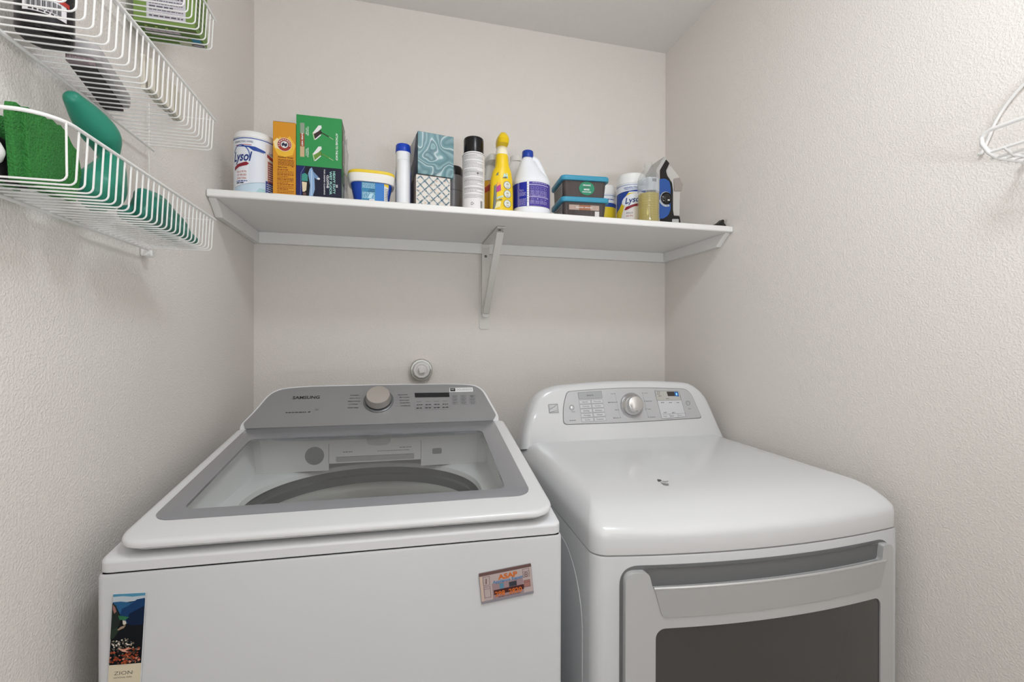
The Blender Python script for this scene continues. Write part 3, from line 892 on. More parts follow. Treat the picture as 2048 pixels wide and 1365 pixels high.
a.frame(.0285, .0045, .0400, .0185, .0005, ln, 4); a.line((.0285, .0140), (.0400, .0140), .0005, ln, 4); a.ring(.0342, .0090, .0028, .0036, ln, 4); a.disc(.0342, .0090, .0012, ln, 4)
a.rect(.0290, -.0120, .0400, -.0005, c_('card_rose', '#a5746c'), 4); a.frame(.0290, -.0120, .0400, -.0005, .0005, ln, 5); a.line((.029, -.004), (.04, -.004), .0005, ln, 5)
a.words(-.016, .022, -ch + .0058, .0011, ln, 4, seed=2)
a.build('printed_face', M2)


# ------------------------------------------------------------------ things standing on the shelf
def P(n, h, r=.45, **k): return mat(n, h, r, spec=k.pop('spec', .3), **k)
def facing(x, y): return math.atan2(-x, y)      # direction from a spot on the shelf towards the middle of the room
wht = P('pack_white', '#e9eaec', .35)

# 1 wipes canister, white and blue, far left
x, y = -.3655, 1.352
t = thing('wipes_canister', 'white and blue disinfecting wipes canister standing at the left end of the shelf', 'wipes canister', (x, y, ZS))
r = .0495
bm = NB(); lathe(bm, [(r - .004, 0), (r, .003), (r, .141), (r - .0005, .143)], n=64)
obj('canister', bm, wht, t)
bm = NB(); lathe(bm, [(r + .0006, .1425), (r + .0006, .150), (r - .0008, .152), (r - .0015, .1565), (r - .005, .160), (r - .014, .1625), (.018, .163), (.018, .166), (.0005, .1665)], n=64, cap0=False)
obj('cap', bm, P('cap_white', '#eeeeec', .3), t)
a = Art(cyl_s(r, th=facing(x, y)), step=.004, lift=.00025)
nv, rd, sk = P('lysol_blue', '#27499b'), P('lysol_red', '#8e2433'), P('label_sky', '#c6d9e6')
L0, L1 = -.070, .075
a.rect(L0, .001, L1, .1165, P('label_white', '#e6e9ee'), 1)
a.rect(L0, .1150, L1, .1168, nv, 2)
a.text('DISINFECTING WIPES', -.030, .1085, .0040, P('label_navyink', '#3a3f63'), 3, wid=.050)
a.rect(-.052, .1010, -.008, .1024, P('label_coral', '#b5544e'), 2)
a.poly([(-.048, .0985), (-.030, .1000), (.0, .0990), (.024, .0935), (.024, .0870), (-.005, .0905), (-.015, .0960), (-.03, .0975)], nv, 2)
a.ring(-.036, .078, .0225, .0245, nv, 3, a0=-10, a1=160)
a.text('Lysol', -.035, .0775, .0200, P('lysol_ink', '#203a7c'), 4, wid=.047, shear=.25, bold=.02)
a.poly([(-.056, .055), (-.045, .0605), (-.020, .0655), (-.0135, .0615), (-.020, .0575), (-.04, .0545), (-.056, .048)], rd, 3)
a.text('KILLS 99.9%', -.033, .0445, .0042, P('label_orange', '#c45d35'), 3, wid=.026)
a.text('OF VIRUSES', -.033, .0375, .0042, P('label_orange', '#c45d35'), 3, wid=.026)
a.text('& BACTERIA', -.033, .0305, .0042, P('label_orange', '#c45d35'), 3, wid=.026)
a.words(-.048, -.018, .0235, .0020, nv, 3, 1); a.words(-.048, -.026, .0195, .0024, P('label_navyink', '#3a3f63'), 3, 2)
a.rect(-.015, .020, .0235, .090, P('label_panel', '#dfe3eb'), 2)
a.poly([(-.056, .001), (.0235, .001), (.0235, .026), (-.01, .021), (-.04, .014), (-.056, .011)], sk, 3)
a.poly([(.0, .001), (.0235, .001), (.0235, .011), (.01, .012)], P('label_aqua', '#a9cdd0'), 4)
a.line((-.056, .0115), (.0235, .026), .0008, P('label_steel', '#8397ab'), 4)
a.rect(.0242, .001, L1, .110, P('label_cream', '#e4dedb'), 2)
a.poly([(.028, .090), (.040, .086), (.052, .083), (.052, .077), (.036, .079), (.028, .083)], P('label_dkred', '#9b4a42'), 3)
a.poly([(.030, .075), (.060, .070), (.060, .030), (.030, .026)], P('label_rust', '#a8665a'), 3)
a.poly([(.0242, .001), (.070, .001), (.070, .026), (.0242, .031)], P('label_indigo', '#3c4a8f'), 3)
for i in range(5): a.words(.027, .06, .005 + i * .0045, .0016, wht, 4, i)
for i in range(8): a.words(.032, .058, .033 + i * .0048, .0015, wht, 4, i + 20)
a.text('Lysol', .040, .0925, .0065, P('lysol_ink', '#203a7c'), 4, wid=.016, shear=.25)
for v_ in a.bm.verts: v_.co.y *= 1.195
a.build('label_sleeve', t)

# 2 orange baking soda box
t = thing('baking_soda_box', 'narrow orange baking soda box with a round red emblem, left of the green box', 'box', (-.3110, 1.302, ZS))
bw, bd, bh = .0545, .085, .1885
bm = NB(); box(bm, 0, 0, 0, bw, bd, bh)
org = P('soda_orange', '#d3912a', .4, var=.06, vscale=14)
obj('carton', bm, org, t, bevel=.0007)
bm = NB(); box(bm, .0012, -.0001, bh - .0004, bw - .0008, bd - .001, bh + .0004)
obj('top_flap', bm, P('flap_edge', '#8a5a20'), t, smooth=False)
a = Art(plane_s((0, 0, 0), (1, 0, 0), (0, 0, 1)), lift=.0002)
a.poly([(0.0005, .125), (.016, .150), (.027, .142), (.040, .153), (.054, .130), (.047, .105), (.028, .098), (.012, .102)], P('soda_yellow', '#e9b73c'), 1)
a.poly([(.0005, .135), (.010, .146), (.018, .140), (.018, .117), (.006, .119)], P('soda_glow', '#f0d9a0'), 2)
em = (.0275, .1300)
a.ring(em[0], em[1], .0095, .0165, P('emblem_red', '#a33a2e'), 4, n=40); a.ring(em[0], em[1], .0165, .0175, P('emblem_rim', '#ede3d3'), 4, n=40)
a.disc(em[0], em[1], .0095, P('emblem_white', '#e8e2da'), 4, n=32); a.ring(em[0], em[1], .0088, .0095, P('emblem_blue', '#2c3c74'), 5)
for i, ch_ in enumerate('ARM&HAMMER'):
    an = 195 - i * 23
    a.text(ch_, em[0] + .0130 * math.cos(R(an)), em[1] + .0130 * math.sin(R(an)), .0038, P('emblem_white', '#e8e2da'), 5, rot=an - 90, bold=.02)
a.poly([(em[0] - .007, em[1] + .001), (em[0] - .002, em[1] + .006), (em[0] + .001, em[1] + .002), (em[0] + .006, em[1] + .0045), (em[0] + .007, em[1] - .002), (em[0] + .002, em[1] - .006), (em[0] - .001, em[1] - .002), (em[0] - .005, em[1] - .005)], P('emblem_navy', '#2b3048'), 6)
ink = P('soda_ink', '#8d4c1e')
a.text('Another Great', .030, .0975, .0036, P('soda_ink_dark', '#5f3216'), 3, wid=.037, bold=.02)
for i in range(5): a.words(.0120, .051, .0900 - i * .0035, .0018, ink, 3, i)
a.text('Baking Soda', .023, .0715, .0034, P('soda_ink_dark', '#5f3216'), 3, wid=.022, bold=.02)
a.disc(.0470, .0745, .0018, ink, 3)
for i in range(15): a.words(.0105, .050 if i % 4 else .036, .064 - i * .0042, .0014 if i % 3 else .0022, ink, 3, i + 9)
a.build('printed_front', t)

# 3 green sweeper refill box
t = thing('sweeper_refill_box', 'tall green and navy box with pictures of sweeper mops, tallest on the left half', 'box', (-.2555, 1.302, ZS))
gw, gd, gh = .1120, .075, .2130
bm = NB(); box(bm, 0, 0, 0, gw, gd, gh)
gr = P('box_green', '#2f8f4e', .4)
obj('carton', bm, gr, t, bevel=.0007)
nvy = P('box_navy', '#10142e', .4)
a = Art(plane_s((0, 0, 0), (1, 0, 0), (0, 0, 1)), lift=.0002)
a.rect(.0002, .0002, gw - .0002, .0800, nvy, 1)
a.rect(.0002, .0002, .020, .0795, P('box_blue', '#171f5e'), 2)
a.poly([(.0135, .0002), (.022, .066), (.030, .078), (.038, .079), (.033, .0002)], P('box_black', '#0b0d18'), 3)
a.line((.0105, .0002), (.0115, .060), .0010, P('box_grey', '#6d7f9e'), 4); a.line((.0115, .060), (.021, .078), .0010, P('box_grey', '#6d7f9e'), 4)
a.poly([(.013, .040), (.028, .040), (.028, .056), (.022, .061), (.014, .058)], P('pad_teal', '#3d8f83'), 4)
a.poly([(.0155, .012), (.020, .012), (.0245, .016), (.026, .037), (.014, .038)], P('pad_cream', '#dfcfae'), 4)
a.rect(.017, .003, .024, .010, P('pad_brown', '#6a4b43'), 4)
a.poly([(.031, .0002), (.040, .0002), (.0455, .020), (.044, .060), (.038, .077), (.033, .073), (.029, .06), (.034, .030)], P('mop_blue', '#89a9cd'), 4)
a.line((.037, .004), (.0375, .070), .0016, P('mop_pale', '#c3d3e6'), 5)
a.poly([(.040, .068), (.050, .058), (.056, .051), (.050, .046), (.044, .052)], P('mop_mid', '#6f8fb5'), 5); a.disc(.0545, .0485, .0036, wht, 6, ry=.0025)
tl_ = P('box_teal_ink', '#9fd3c8')
a.text('FOR DEEPER CLEANING', .0690, .041, .0030, wht, 4, rot=-90, wid=.066, bold=.015)
a.text('CLOTHS', .0770, .043, .0050, wht, 4, rot=-90, wid=.034, bold=.03)
a.text('WET FLOOR', .0845, .040, .0056, tl_, 4, rot=-90, wid=.062, bold=.03)
a.text('HEAVY DUTY', .0930, .0415, .0056, tl_, 4, rot=-90, wid=.060, bold=.03)
a.text('20', .1000, .033, .0042, wht, 4, rot=-90, wid=.008, bold=.03)
wt = P('box_text_white', '#dfeee2')
a.rect(.0095, .1530, .0200, .1915, P('strip_grey', '#8c9a86'), 2); a.rect(.0095, .1300, .0200, .1640, P('strip_rust', '#9a4e2e'), 3)
a.rect(.0095, .1030, .0200, .1340, P('strip_tan', '#c8ab86'), 2)
a.text('SUPER WET', .0148, .1480, .0036, wht, 4, rot=-90, wid=.034, bold=.03)
for k_, (cz, hc) in enumerate(((.171, '#3a2a2a'), (.1155, '#6a8f3a'))):
    a.text(('STARTER', 'MOPPING')[k_], .0285, cz, .0032, wt, 4, rot=-90, wid=.024, bold=.02); a.text(('AND SWEEP', 'REFILLS')[k_], .0245, cz, .0026, wt, 4, rot=-90, wid=.018, bold=.02)
    pad, hd = P('mop_pad_white', '#e3e0e0'), P('mop_head_%d' % k_, hc)
    a.poly([(.040, cz - .003), (.054, cz + .018), (.061, cz + .019), (.062, cz + .012), (.046, cz - .006)], pad, 3)
    a.poly([(.042, cz - .006), (.060, cz + .007), (.062, cz - .002), (.048, cz - .016), (.043, cz - .016)], hd, 4)
    a.line((.0405, cz - .002), (.0445, cz - .021), .0024, P('mop_edge', '#b9c9a0'), 5); a.line((.046, cz - .020), (.060, cz - .006), .0026, pad, 5)
    a.line((.060, cz + .001), (.082, cz - .010), .0022, hd, 4); a.line((.080, cz - .0095), (.091, cz - .0155), .0016, P('mop_tip', '#9fc08a'), 5)
a.text('ATTACHES TO THE MOP', .0995, .137, .0048, wt, 4, rot=-90, wid=.072, bold=.03)
a.build('printed_front', t)
a = Art(plane_s((gw, 0, 0), (0, 1, 0), (0, 0, 1)), lift=.0002)
a.rect(.001, .090, gd - .001, gh - .001, P('side_olive', '#5d6b4f'), 1); a.rect(.001, .001, gd - .001, .060, P('side_pale', '#b9bdb2'), 1); a.rect(.001, .060, gd - .001, .090, gr, 1)
a.disc(.035, .135, .022, P('side_swirl', '#c9cbc4'), 2, ry=.034); a.disc(.035, .135, .017, P('side_olive', '#5d6b4f'), 3, ry=.028)
for i in range(9): a.line((.02 + i * .001, .112 + i * .0055), (.05, .118 + i * .0055), .0016, P('side_swirl', '#c9cbc4'), 4)
a.poly([(.002, .05), (.02, .075), (.045, .07), (.06, .088), (.07, .06), (.05, .045), (.02, .04)], P('side_leaf', '#2c5a35'), 3)
a.build('printed_side', t)
# torn clear wrap standing off the right side
bm = NB(); rr_ = []
for j in range(9):
    z_ = .004 + j * .0235
    rr_.append([(gw + .0015 + .004 * math.sin(j * 1.7 + i * 1.1) ** 2 + (.006 if j < 7 else .002) * i / 6, .004 + i * .011, z_ - (.010 if j == 8 else 0) * (i % 2)) for i in range(7)])
loft(bm, rr_, False, False, closed=False)
obj('clear_wrap', bm, glass('shrink_wrap', '#f3f3f4', .04, .12, .20, '#d8dadd'), t, label='loose crinkled clear plastic wrap')

# 4 blue tub with a yellow and white lid
x, y = -.0700, 1.356
t = thing('detergent_tub', 'short blue tub with a white and yellow snap lid, right of the green box', 'tub', (x, y, ZS), R(3))
bm = NB(); loft(bm, [sloop(0, 0, z, rx, ry, 3.6, 64) for z, rx, ry in ((0, .0430, .0350), (.002, .0450, .0370), (.056, .0555, .0450))])
obj('tub_body', bm, P('tub_blue', '#1d46a6', .35), t)
bm = NB(); loft(bm, [sloop(0, 0, z, rx, ry, 3.6, 64) for z, rx, ry in ((.0545, .0560, .0455), (.0545, .0600, .0495), (.058, .0615, .0510), (.0765, .0635, .0525), (.0775, .0600, .0500))], True, True)
obj('lid_skirt', bm, P('lid_white', '#eeebe4', .35), t)
bm = NB(); loft(bm, [sloop(0, 0, z, rx, ry, 3.6, 64) for z, rx, ry in ((.0765, .0635, .0528), (.0780, .0640, .0533), (.0845, .0625, .0520), (.0860, .0600, .0500), (.0865, .0560, .0470))])
obj('lid_rim', bm, P('lid_yellow', '#e8c93a', .35), t)
def taper(z):
    f = z / .056
    return .0450 + .0105 * f, .0370 + .0080 * f
def S_tub(u, v, w):
    rx, ry = taper(v)
    # front of the superellipse: u in metres from the middle, wraps at the ends
    s_ = max(-1.55, min(1.55, u / rx))
    a_ = s_ * math.pi / 2 * .80
    c, s2 = math.cos(a_), math.sin(a_)
    px = (rx + w) * math.copysign(abs(s2) ** (2 / 3.6), s2); py = -(ry + w) * abs(c) ** (2 / 3.6)
    return Vector((px, py, v))
# flat front label built on the straight part of the front
Sf = lambda u, v, w: Vector((u, -(taper(v)[1] + .0005 + w) * (max(0, 1 - abs(u / taper(v)[0]) ** 3.6)) ** (1 / 3.6), v))
a = Art(Sf, step=.003, lift=.00025)
a.rect(-.0265, .002, .0105, .0535, P('tub_teal', '#3f86ad'), 1); a.rect(.0105, .002, .0330, .0535, P('tub_mid', '#3b7cc4'), 1)
a.rect(.0330, .002, .0450, .0530, P('tub_label_white', '#d9dad9'), 1); a.poly([(.0330, .0530), (.0450, .0530), (.0450, .0440), (.0330, .0485)], P('lid_yellow', '#e8c93a'), 2)
tk = P('tub_ink', '#b9dbe6')
for i in range(4): a.words(-.024, .0085, .0490 - i * .0035, .0016, tk, 2, i)
for i in range(3): a.words(-.006 - i * .002, .0085, .0345 - i * .0030, .0014, P('tub_darkink', '#1f3d63'), 2, i + 7)
for i in range(5): a.words(-.024, .0085, .0255 - i * .0036, .0018, tk, 2, i + 14)
a.poly([(-.010, .012), (-.004, .024), (.004, .025), (-.001, .012)], tk, 3)
a.rect(-.0060, .002, .0080, .0100, wht, 3); a.text('CLEAN', .001, .0060, .0030, P('tub_darkink', '#1f3d63'), 4, wid=.011)
for i in range(9): a.words(.0345, .0440, .005 + i * .0043, .0012, M_INK, 2, i + 30)
a.build('label', t)

# 5 slim white bottle with a blue cap
x, y = .0165, 1.362
t = thing('slim_bottle', 'slim white bottle with a flat blue cap between the blue tub and the tissue boxes', 'bottle', (x, y, ZS), R(0))
bm = NB(); loft(bm, [sloop(0, 0, z, rx, ry, 2.4, 48) for z, rx, ry in ((0, .0195, .037), (.003, .0215, .040), (.118, .0215, .040), (.130, .0212, .036), (.136, .0200, .0225), (.138, .0205, .0215), (.160, .0205, .0215))])
obj('bottle_body', bm, wht, t)
bm = NB(); loft(bm, [sloop(0, 0, z, rx, rx, 2, 48) for z, rx in ((.159, .0212), (.161, .0216), (.1805, .0206), (.1830, .0190), (.1835, .016))])
obj('cap', bm, P('cap_blue', '#1b43b4', .3), t)
a = Art(lambda u, v, w: Vector((.0218 + w, u, v)) , lift=.0002)
a.rect(-.028, .006, .030, .104, P('bottle_label_blue', '#2c55a8'), 1)
for i in range(10): a.words(-.024, .024, .012 + i * .008, .003, wht, 2, i)
a.build('label', t)
a = Art(lambda u, v, w: Vector((-.0218 - w, u, v)), lift=.0002)
a.rect(-.028, .006, .030, .104, P('bottle_label_pale', '#c9cdd8'), 1); a.rect(-.028, .006, -.020, .050, P('bottle_label_blue', '#2c55a8'), 2); a.rect(-.0275, .075, -.024, .100, M_INK, 2)
a.build('label', t)

# 6 two tissue boxes, one on the other
th6 = R(8.3)
def swirl(name):
    m = bpy.data.materials.new(name); m.use_nodes = True
    nt = m.node_tree; b = nt.nodes['Principled BSDF']; b.inputs['Roughness'].default_value = .35
    tc = nt.nodes.new('ShaderNodeTexCoord'); mp = nt.nodes.new('ShaderNodeMapping'); mp.inputs['Location'].default_value = (.02, 0, -.05)
    nz = nt.nodes.new('ShaderNodeTexNoise'); nz.inputs['Scale'].default_value = 9; nz.inputs['Detail'].default_value = 1.6; nz.inputs['Distortion'].default_value = .5
    mu = nt.nodes.new('ShaderNodeMath'); mu.operation = 'MULTIPLY'; mu.inputs[1].default_value = 8
    fr = nt.nodes.new('ShaderNodeMath'); fr.operation = 'FRACT'
    cr = nt.nodes.new('ShaderNodeValToRGB'); e = cr.color_ramp.elements
    e[0].position = 0; e[0].color = rgb('#2f5760'); e[1].position = 1; e[1].color = rgb('#5b858b')
    for p_, c_2 in ((.12, '#b5c7c9'), (.2, '#5f8a90'), (.5, '#426f77'), (.75, '#7fa1a5'), (.9, '#3b656e')):
        q = e.new(p_); q.color = rgb(c_2)
    nt.links.new(tc.outputs['Object'], mp.inputs[0]); nt.links.new(mp.outputs[0], nz.inputs['Vector']); nt.links.new(nz.outputs['Fac'], mu.inputs[0]); nt.links.new(mu.outputs[0], fr.inputs[0]); nt.links.new(fr.outputs[0], cr.inputs[0]); nt.links.new(cr.outputs[0], b.inputs['Base Color'])
    return m
t = thing('tissue_box', 'white cube tissue box with a blue-grey lattice pattern, under the teal one', 'tissue box', (.0510, 1.318, ZS), th6, 'tissue boxes')
bs = .0985
bm = NB(); box(bm, 0, 0, 0, bs, .105, .0895)
obj('carton', bm, P('tissue_cream', '#ddd6cd', .5), t, bevel=.0012)
a = Art(plane_s((0, 0, 0), (1, 0, 0), (0, 0, 1)), lift=.0002)
rnd = random.Random(3)
cols = [P('lattice_%d' % i, h) for i, h in enumerate(('#8296a3', '#5f7c8f', '#a9b4b8', '#4c6a7c', '#6f8f90'))]
st = .0245
def clipseg(p, q):
    # keep strokes inside the face
    return all(.001 < v[0] < bs - .001 and .001 < v[1] < .0885 for v in (p, q))
for i in range(-6, 8):
    for sgn in (1, -1):
        n_ = 40
        for k_ in range(n_):
            x_a = bs * k_ / n_; x_b = bs * (k_ + .9) / n_
            za = i * st * 1.0 + sgn * x_a; zb = i * st + sgn * x_b
            wv = .0007 * math.sin(k_ * .9 + i)
            p_, q_ = (x_a, za + wv), (x_b, zb - wv)
            if clipseg(p_, q_): a.line(p_, q_, .0030 + .0010 * rnd.random(), cols[rnd.randrange(5)], 2)
for i in range(26):
    cxx, czz = rnd.uniform(.006, bs - .006), rnd.uniform(.006, .083)
    a.disc(cxx, czz, rnd.uniform(.002, .0038), P('lattice_sand', '#cdbba6'), 1, n=8)
a.build('printed_lattice', t)
a = Art(plane_s((0, .105, 0), (0, -1, 0), (0, 0, 1)), lift=.0002)
a.rect(.001, .001, .104, .088, P('tissue_taupe', '#a08d80'), 1)
for i in range(5): a.rect(.012 + i * .019, .004, .018 + i * .019, .080, P('tissue_band_%d' % (i % 2), ('#8c99a0', '#b5a08e')[i % 2]), 2)
a.build('printed_side', t)
bm = NB(); box(bm, .001, .001, .0875, bs - .001, .104, .0905)
obj('carton_top', bm, P('copper_edge', '#7c5348', .4), t, smooth=False)
t = thing('tissue_box', 'teal marbled cube tissue box stacked on the lattice-patterned one', 'tissue box', (.0555, 1.314, ZS + .0912), th6 + R(.6), 'tissue boxes')
bm = NB(); box(bm, 0, 0, 0, .1035, .112, .1185)
obj('carton', bm, swirl('teal_marble'), t, bevel=.0010)
a = Art(plane_s((0, .112, 0), (0, -1, 0), (0, 0, 1)), lift=.0002)
a.poly([(.001, .001), (.111, .001), (.111, .117), (.09, .117), (.05, .06), (.02, .05), (.001, .045)], P('side_navy', '#1c2f4a'), 1)
a.poly([(.001, .046), (.02, .051), (.05, .061), (.09, .117), (.001, .117)], P('side_silver', '#bfc0c2'), 1)
a.poly([(.100, .001), (.111, .001), (.111, .117), (.105, .117)], P('side_shadow', '#14201f'), 2)  # front strip: shadow on this side put into the colour
a.build('printed_side', t)

# 7 grey bottle with black cap behind
t = thing('grey_bottle', 'grey bottle with a black cap partly hidden behind the tissue boxes', 'bottle', (.1700, 1.452, ZS))
bm = NB(); lathe(bm, [(.028, 0), (.031, .003), (.031, .132), (.0295, .138)], n=40)
obj('bottle_body', bm, P('bottle_grey', '#8e8c8e', .35, metal=.2), t)
bm = NB(); lathe(bm, [(.0305, .137), (.0305, .158), (.027, .165), (.012, .167), (.0005, .167)], n=40)
obj('cap', bm, M_BLACK, t)
bm = NB(); lathe(bm, [(.0312, .088), (.0312, .0895)], n=40, cap0=False, cap1=False)
obj('ring_line', bm, P('ring_dark_grey', '#5f5d5f'), t)

# 8 aerosol can with black cap
x, y = .2170, 1.338
t = thing('aerosol_can', 'tall white aerosol can with a big black cap in the middle of the shelf', 'spray can', (x, y, ZS))
r = .0325
bm = NB(); lathe(bm, [(r - .002, 0), (r + .0002, .002), (r, .006), (r, .158), (r + .0008, .1595), (r + .0002, .1615), (.0300, .1665)], n=56)
obj('can_body', bm, P('can_white', '#e4e2e1', .3), t)
bm = NB(); lathe(bm, [(.0292, .166), (.0292, .206), (.0282, .2105), (.0255, .2125), (.0005, .213)], n=56)
obj('cap', bm, P('cap_black', '#121213', .22), t)
bm = NB(); lathe(bm, [(r + .0003, .1592), (r + .0012, .1602), (r + .0003, .1615)], n=56, cap0=False, cap1=False)
obj('rim_seam', bm, P('tin_seam', '#8a8584', .35, metal=.6), t)
a = Art(cyl_s(r, th=facing(x, y)), step=.004, lift=.0002)
ik = P('can_ink', '#8f8c8d')
for i in range(31):
    z_ = .1530 - i * .0040
    if i in (3, 9, 15, 22, 27): continue
    a.words(-.030, .032 if i % 5 else .010, z_, .0013, ik, 2, i)
for z_ in (.1555, .130, .107, .083, .060, .034): a.line((-.034, z_), (.034, z_), .0005, ik, 2)
a.disc(.012, .1025, .0030, P('can_ink_dark', '#5f5c5d'), 2); a.words(.016, .028, .1015, .0016, ik, 2, 77)
tri = [(-.009, .0125), (.001, .0125), (-.004, .0215)]
for i in range(3):
    p_, q_ = Vector(tri[i]), Vector(tri[(i + 1) % 3]); a.line(p_.lerp(q_, .12), p_.lerp(q_, .72), .0014, P('can_ink_dark', '#5f5c5d'), 3)
a.rect(.0205, .004, .0285, .0255, P('can_greypatch', '#bdbbbb'), 2)
for i in range(6): a.rect(.0213 + i * .0012, .005, .0218 + i * .0012, .0245, P('can_ink_dark', '#5f5c5d'), 3)
a.build('label', t)

# 9 yellow spray bottles: in front with a yellow tip, behind with a white trigger
ye = P('spray_yellow', '#ecc820', .3)
x, y = .3020, 1.345
fa = -facing(x, y)
t = thing('spray_bottle', 'yellow cleaner spray bottle with a yellow nozzle, left of the white bleach jug', 'spray bottle', (x, y, ZS), 0, 'yellow spray bottles')
sec = [(0, .0325, .024, 0), (.003, .0350, .026, 0), (.060, .0352, .026, 0), (.100, .0330, .025, 0), (.125, .0285, .0235, .001), (.140, .0215, .021, .002), (.150, .0200, .0195, .0015), (.172, .0185, .018, .0010), (.178, .0165, .0165, .0008)]
bm = NB(); loft(bm, [sloop(ox, 0, z, rx, ry, 2.3, 56) for z, rx, ry, ox in sec])
obj('bottle_body', bm, ye, t)
bm = NB(); loft(bm, [sloop(.0008, 0, z, rx, rx, 2, 40) for z, rx in ((.176, .0176), (.178, .0182), (.188, .0172), (.190, .0160), (.203, .0155))])
obj('neck_collar', bm, P('collar_cream', '#efe8cf', .35), t)
bm = NB(); loft(bm, [sloop(0, oy, z, rx, ry, 3.2, 32) for z, rx, ry, oy in ((.199, .0150, .018, -.002), (.203, .0168, .026, -.008), (.214, .0178, .030, -.011), (.222, .0160, .028, -.010), (.234, .0090, .022, -.006), (.238, .0050, .012, -.004))])
obj('spray_head', bm, P('nozzle_yellow', '#e5c31d', .3), t)
def S_sp(u, v, w):
    f = min(1, max(0, (v - .060) / .060))
    rx = .0352 - .006 * f; ry = .026 - .0028 * f
    s_ = max(-.97, min(.97, u / rx))
    return Vector((u, -(ry + .0006 + w) * (1 - abs(s_) ** 2.3) ** (1 / 2.3), v))
a = Art(S_sp, step=.003, lift=.0003)
gyo, tq = P('spray_greyoutline', '#3f5560'), P('spray_aqua', '#b9dfe2')
a.poly([(-.030, .008), (-.022, .012), (-.0200, .040), (-.0185, .078), (-.0150, .104), (-.0135, .118), (-.0190, .112), (-.0245, .098), (-.0260, .07), (-.028, .04)], P('spray_greypanel', '#7d8178'), 1)
a.pline([(-.029, .010), (-.0265, .060), (-.0245, .098), (-.0185, .113), (-.0135, .118)], .0012, gyo, 2)
a.poly([(-.0205, .084), (-.0075, .090), (-.0075, .074), (-.0205, .068)], P('spray_orangepatch', '#efae3a'), 1)
a.poly([(-.0205, .074), (-.0080, .082), (-.0070, .064), (-.0195, .058)], P('spray_magenta', '#b2468f'), 2)
a.text('AJ', .0060, .1095, .0110, tq, 3, rot=12, wid=.0150, bold=.05)
a.text('FRESH', .0065, .1030, .0042, gyo, 4, rot=12, wid=.015, bold=.03)
for z_ in (.081, .0545, .026):
    a.disc(.0125, z_, .0105, P('bubble_grey', '#dadcd2'), 3, ry=.0120); a.ring(.0125, z_, .0105, .0116, gyo, 4)
    a.disc(.0125, z_ + .002, .004, P('bubble_mark', '#b7b49a'), 4, ry=.003); a.words(.009, .017, z_ - .007, .0014, gyo, 4, int(z_ * 999))
a.text('LEMON', -.0100, .0440, .0055, tq, 3, rot=18, wid=.020, bold=.04)
a.text('ULTRA', -.0120, .0350, .0050, gyo, 3, rot=18, wid=.018, bold=.03)
a.poly([(-.0250, .010), (-.010, .016), (-.006, .030), (-.018, .034)], P('spray_pale', '#e8dfa6'), 2)
a.build('label', t)
x, y = .2830, 1.425
t = thing('spray_bottle', 'yellow spray bottle with a white trigger half hidden behind the aerosol can', 'spray bottle', (x, y, ZS), R(10), 'yellow spray bottles')
bm = NB(); loft(bm, [sloop(0, 0, z, rx, ry, 2.3, 48) for z, rx, ry in ((0, .0300, .022), (.003, .0320, .024), (.085, .0320, .024), (.120, .0240, .021), (.140, .0170, .016), (.150, .0150, .015))])
obj('bottle_body', bm, P('bottle_orange', '#dba02c', .35), t)
bm = NB(); loft(bm, [sloop(0, 0, z, rx, rx, 2, 36) for z, rx in ((.120, .0242), (.122, .0244), (.142, .0172), (.152, .0160), (.172, .0145))])
obj('neck_collar', bm, P('trigger_white', '#eceae4', .35), t)
bm = NB(); loft(bm, [sloop(0, oy, z, rx, ry, 3.2, 28) for z, rx, ry, oy in ((.170, .0150, .018, 0), (.176, .0180, .034, -.012), (.190, .0170, .036, -.014), (.200, .0120, .026, -.008), (.204, .006, .014, -.004))])
obj('spray_head', bm, P('trigger_white', '#eceae4', .35), t)
a = Art(lambda u, v, w: Vector((u, -(.0243 + w) * (1 - min(.97, abs(u / .0322)) ** 2.3) ** (1 / 2.3), v)), step=.003, lift=.0003)
a.poly([(-.026, .078), (.006, .098), (.010, .120 - .012), (-.012, .106), (-.026, .094)], P('label_brick', '#b5402b'), 2)
a.rect(-.026, .006, -.010, .030, P('label_brick', '#b5402b'), 2)
a.build('label', t)

# 10 white bleach jug, and a white bottle behind it
x, y = .4020, 1.368
t = thing('bleach_jug', 'white bleach jug with a blue cap, side handle and purple label near the middle', 'jug', (x, y, ZS))
JR = .0585
secs = [(0, JR - .004, 0), (.003, JR, 0), (.020, JR, 0), (.023, JR - .0012, 0), (.098, JR - .0012, 0), (.101, JR, 0), (.110, JR - .001, 0), (.120, JR - .006, -.001), (.133, .0450, -.0045), (.148, .0350, -.009), (.163, .0265, -.0125), (.174, .0205, -.0135), (.182, .0165, -.0125), (.186, .0160, -.012)]
bm = NB(); loft(bm, [sloop(ox, 0, z, rx, rx * (.92 if z < .12 else .9), 2.15, 64) for z, rx, ox in secs])
obj('jug_body', bm, P('jug_white', '#e8eaee', .35), t)
hp_ = []
for (px_, pz_) in ((.000, .1810), (.010, .1795), (.0185, .1705), (.0265, .1560), (.0345, .1400), (.0415, .1250), (.0430, .1120)): hp_.append((px_, -.004, pz_))
cv = []
for i in range(len(hp_) - 1):
    p0, p1, p2, p3 = (Vector(hp_[max(0, min(len(hp_) - 1, i + d_))]) for d_ in (-1, 0, 1, 2))
    for k_ in range(5):
        q = k_ / 5
        cv.append(.5 * ((2 * p1) + (p2 - p0) * q + (2 * p0 - 5 * p1 + 4 * p2 - p3) * q * q + (3 * p1 - p0 - 3 * p2 + p3) * q ** 3))
cv.append(Vector(hp_[-1]))
bm = NB(); tube(bm, cv, [.0095] * (len(cv) - 6) + [.0105, .0115, .0120, .0125, .0125, .012], 20)
obj('handle', bm, P('jug_white', '#e8eaee', .35), t)
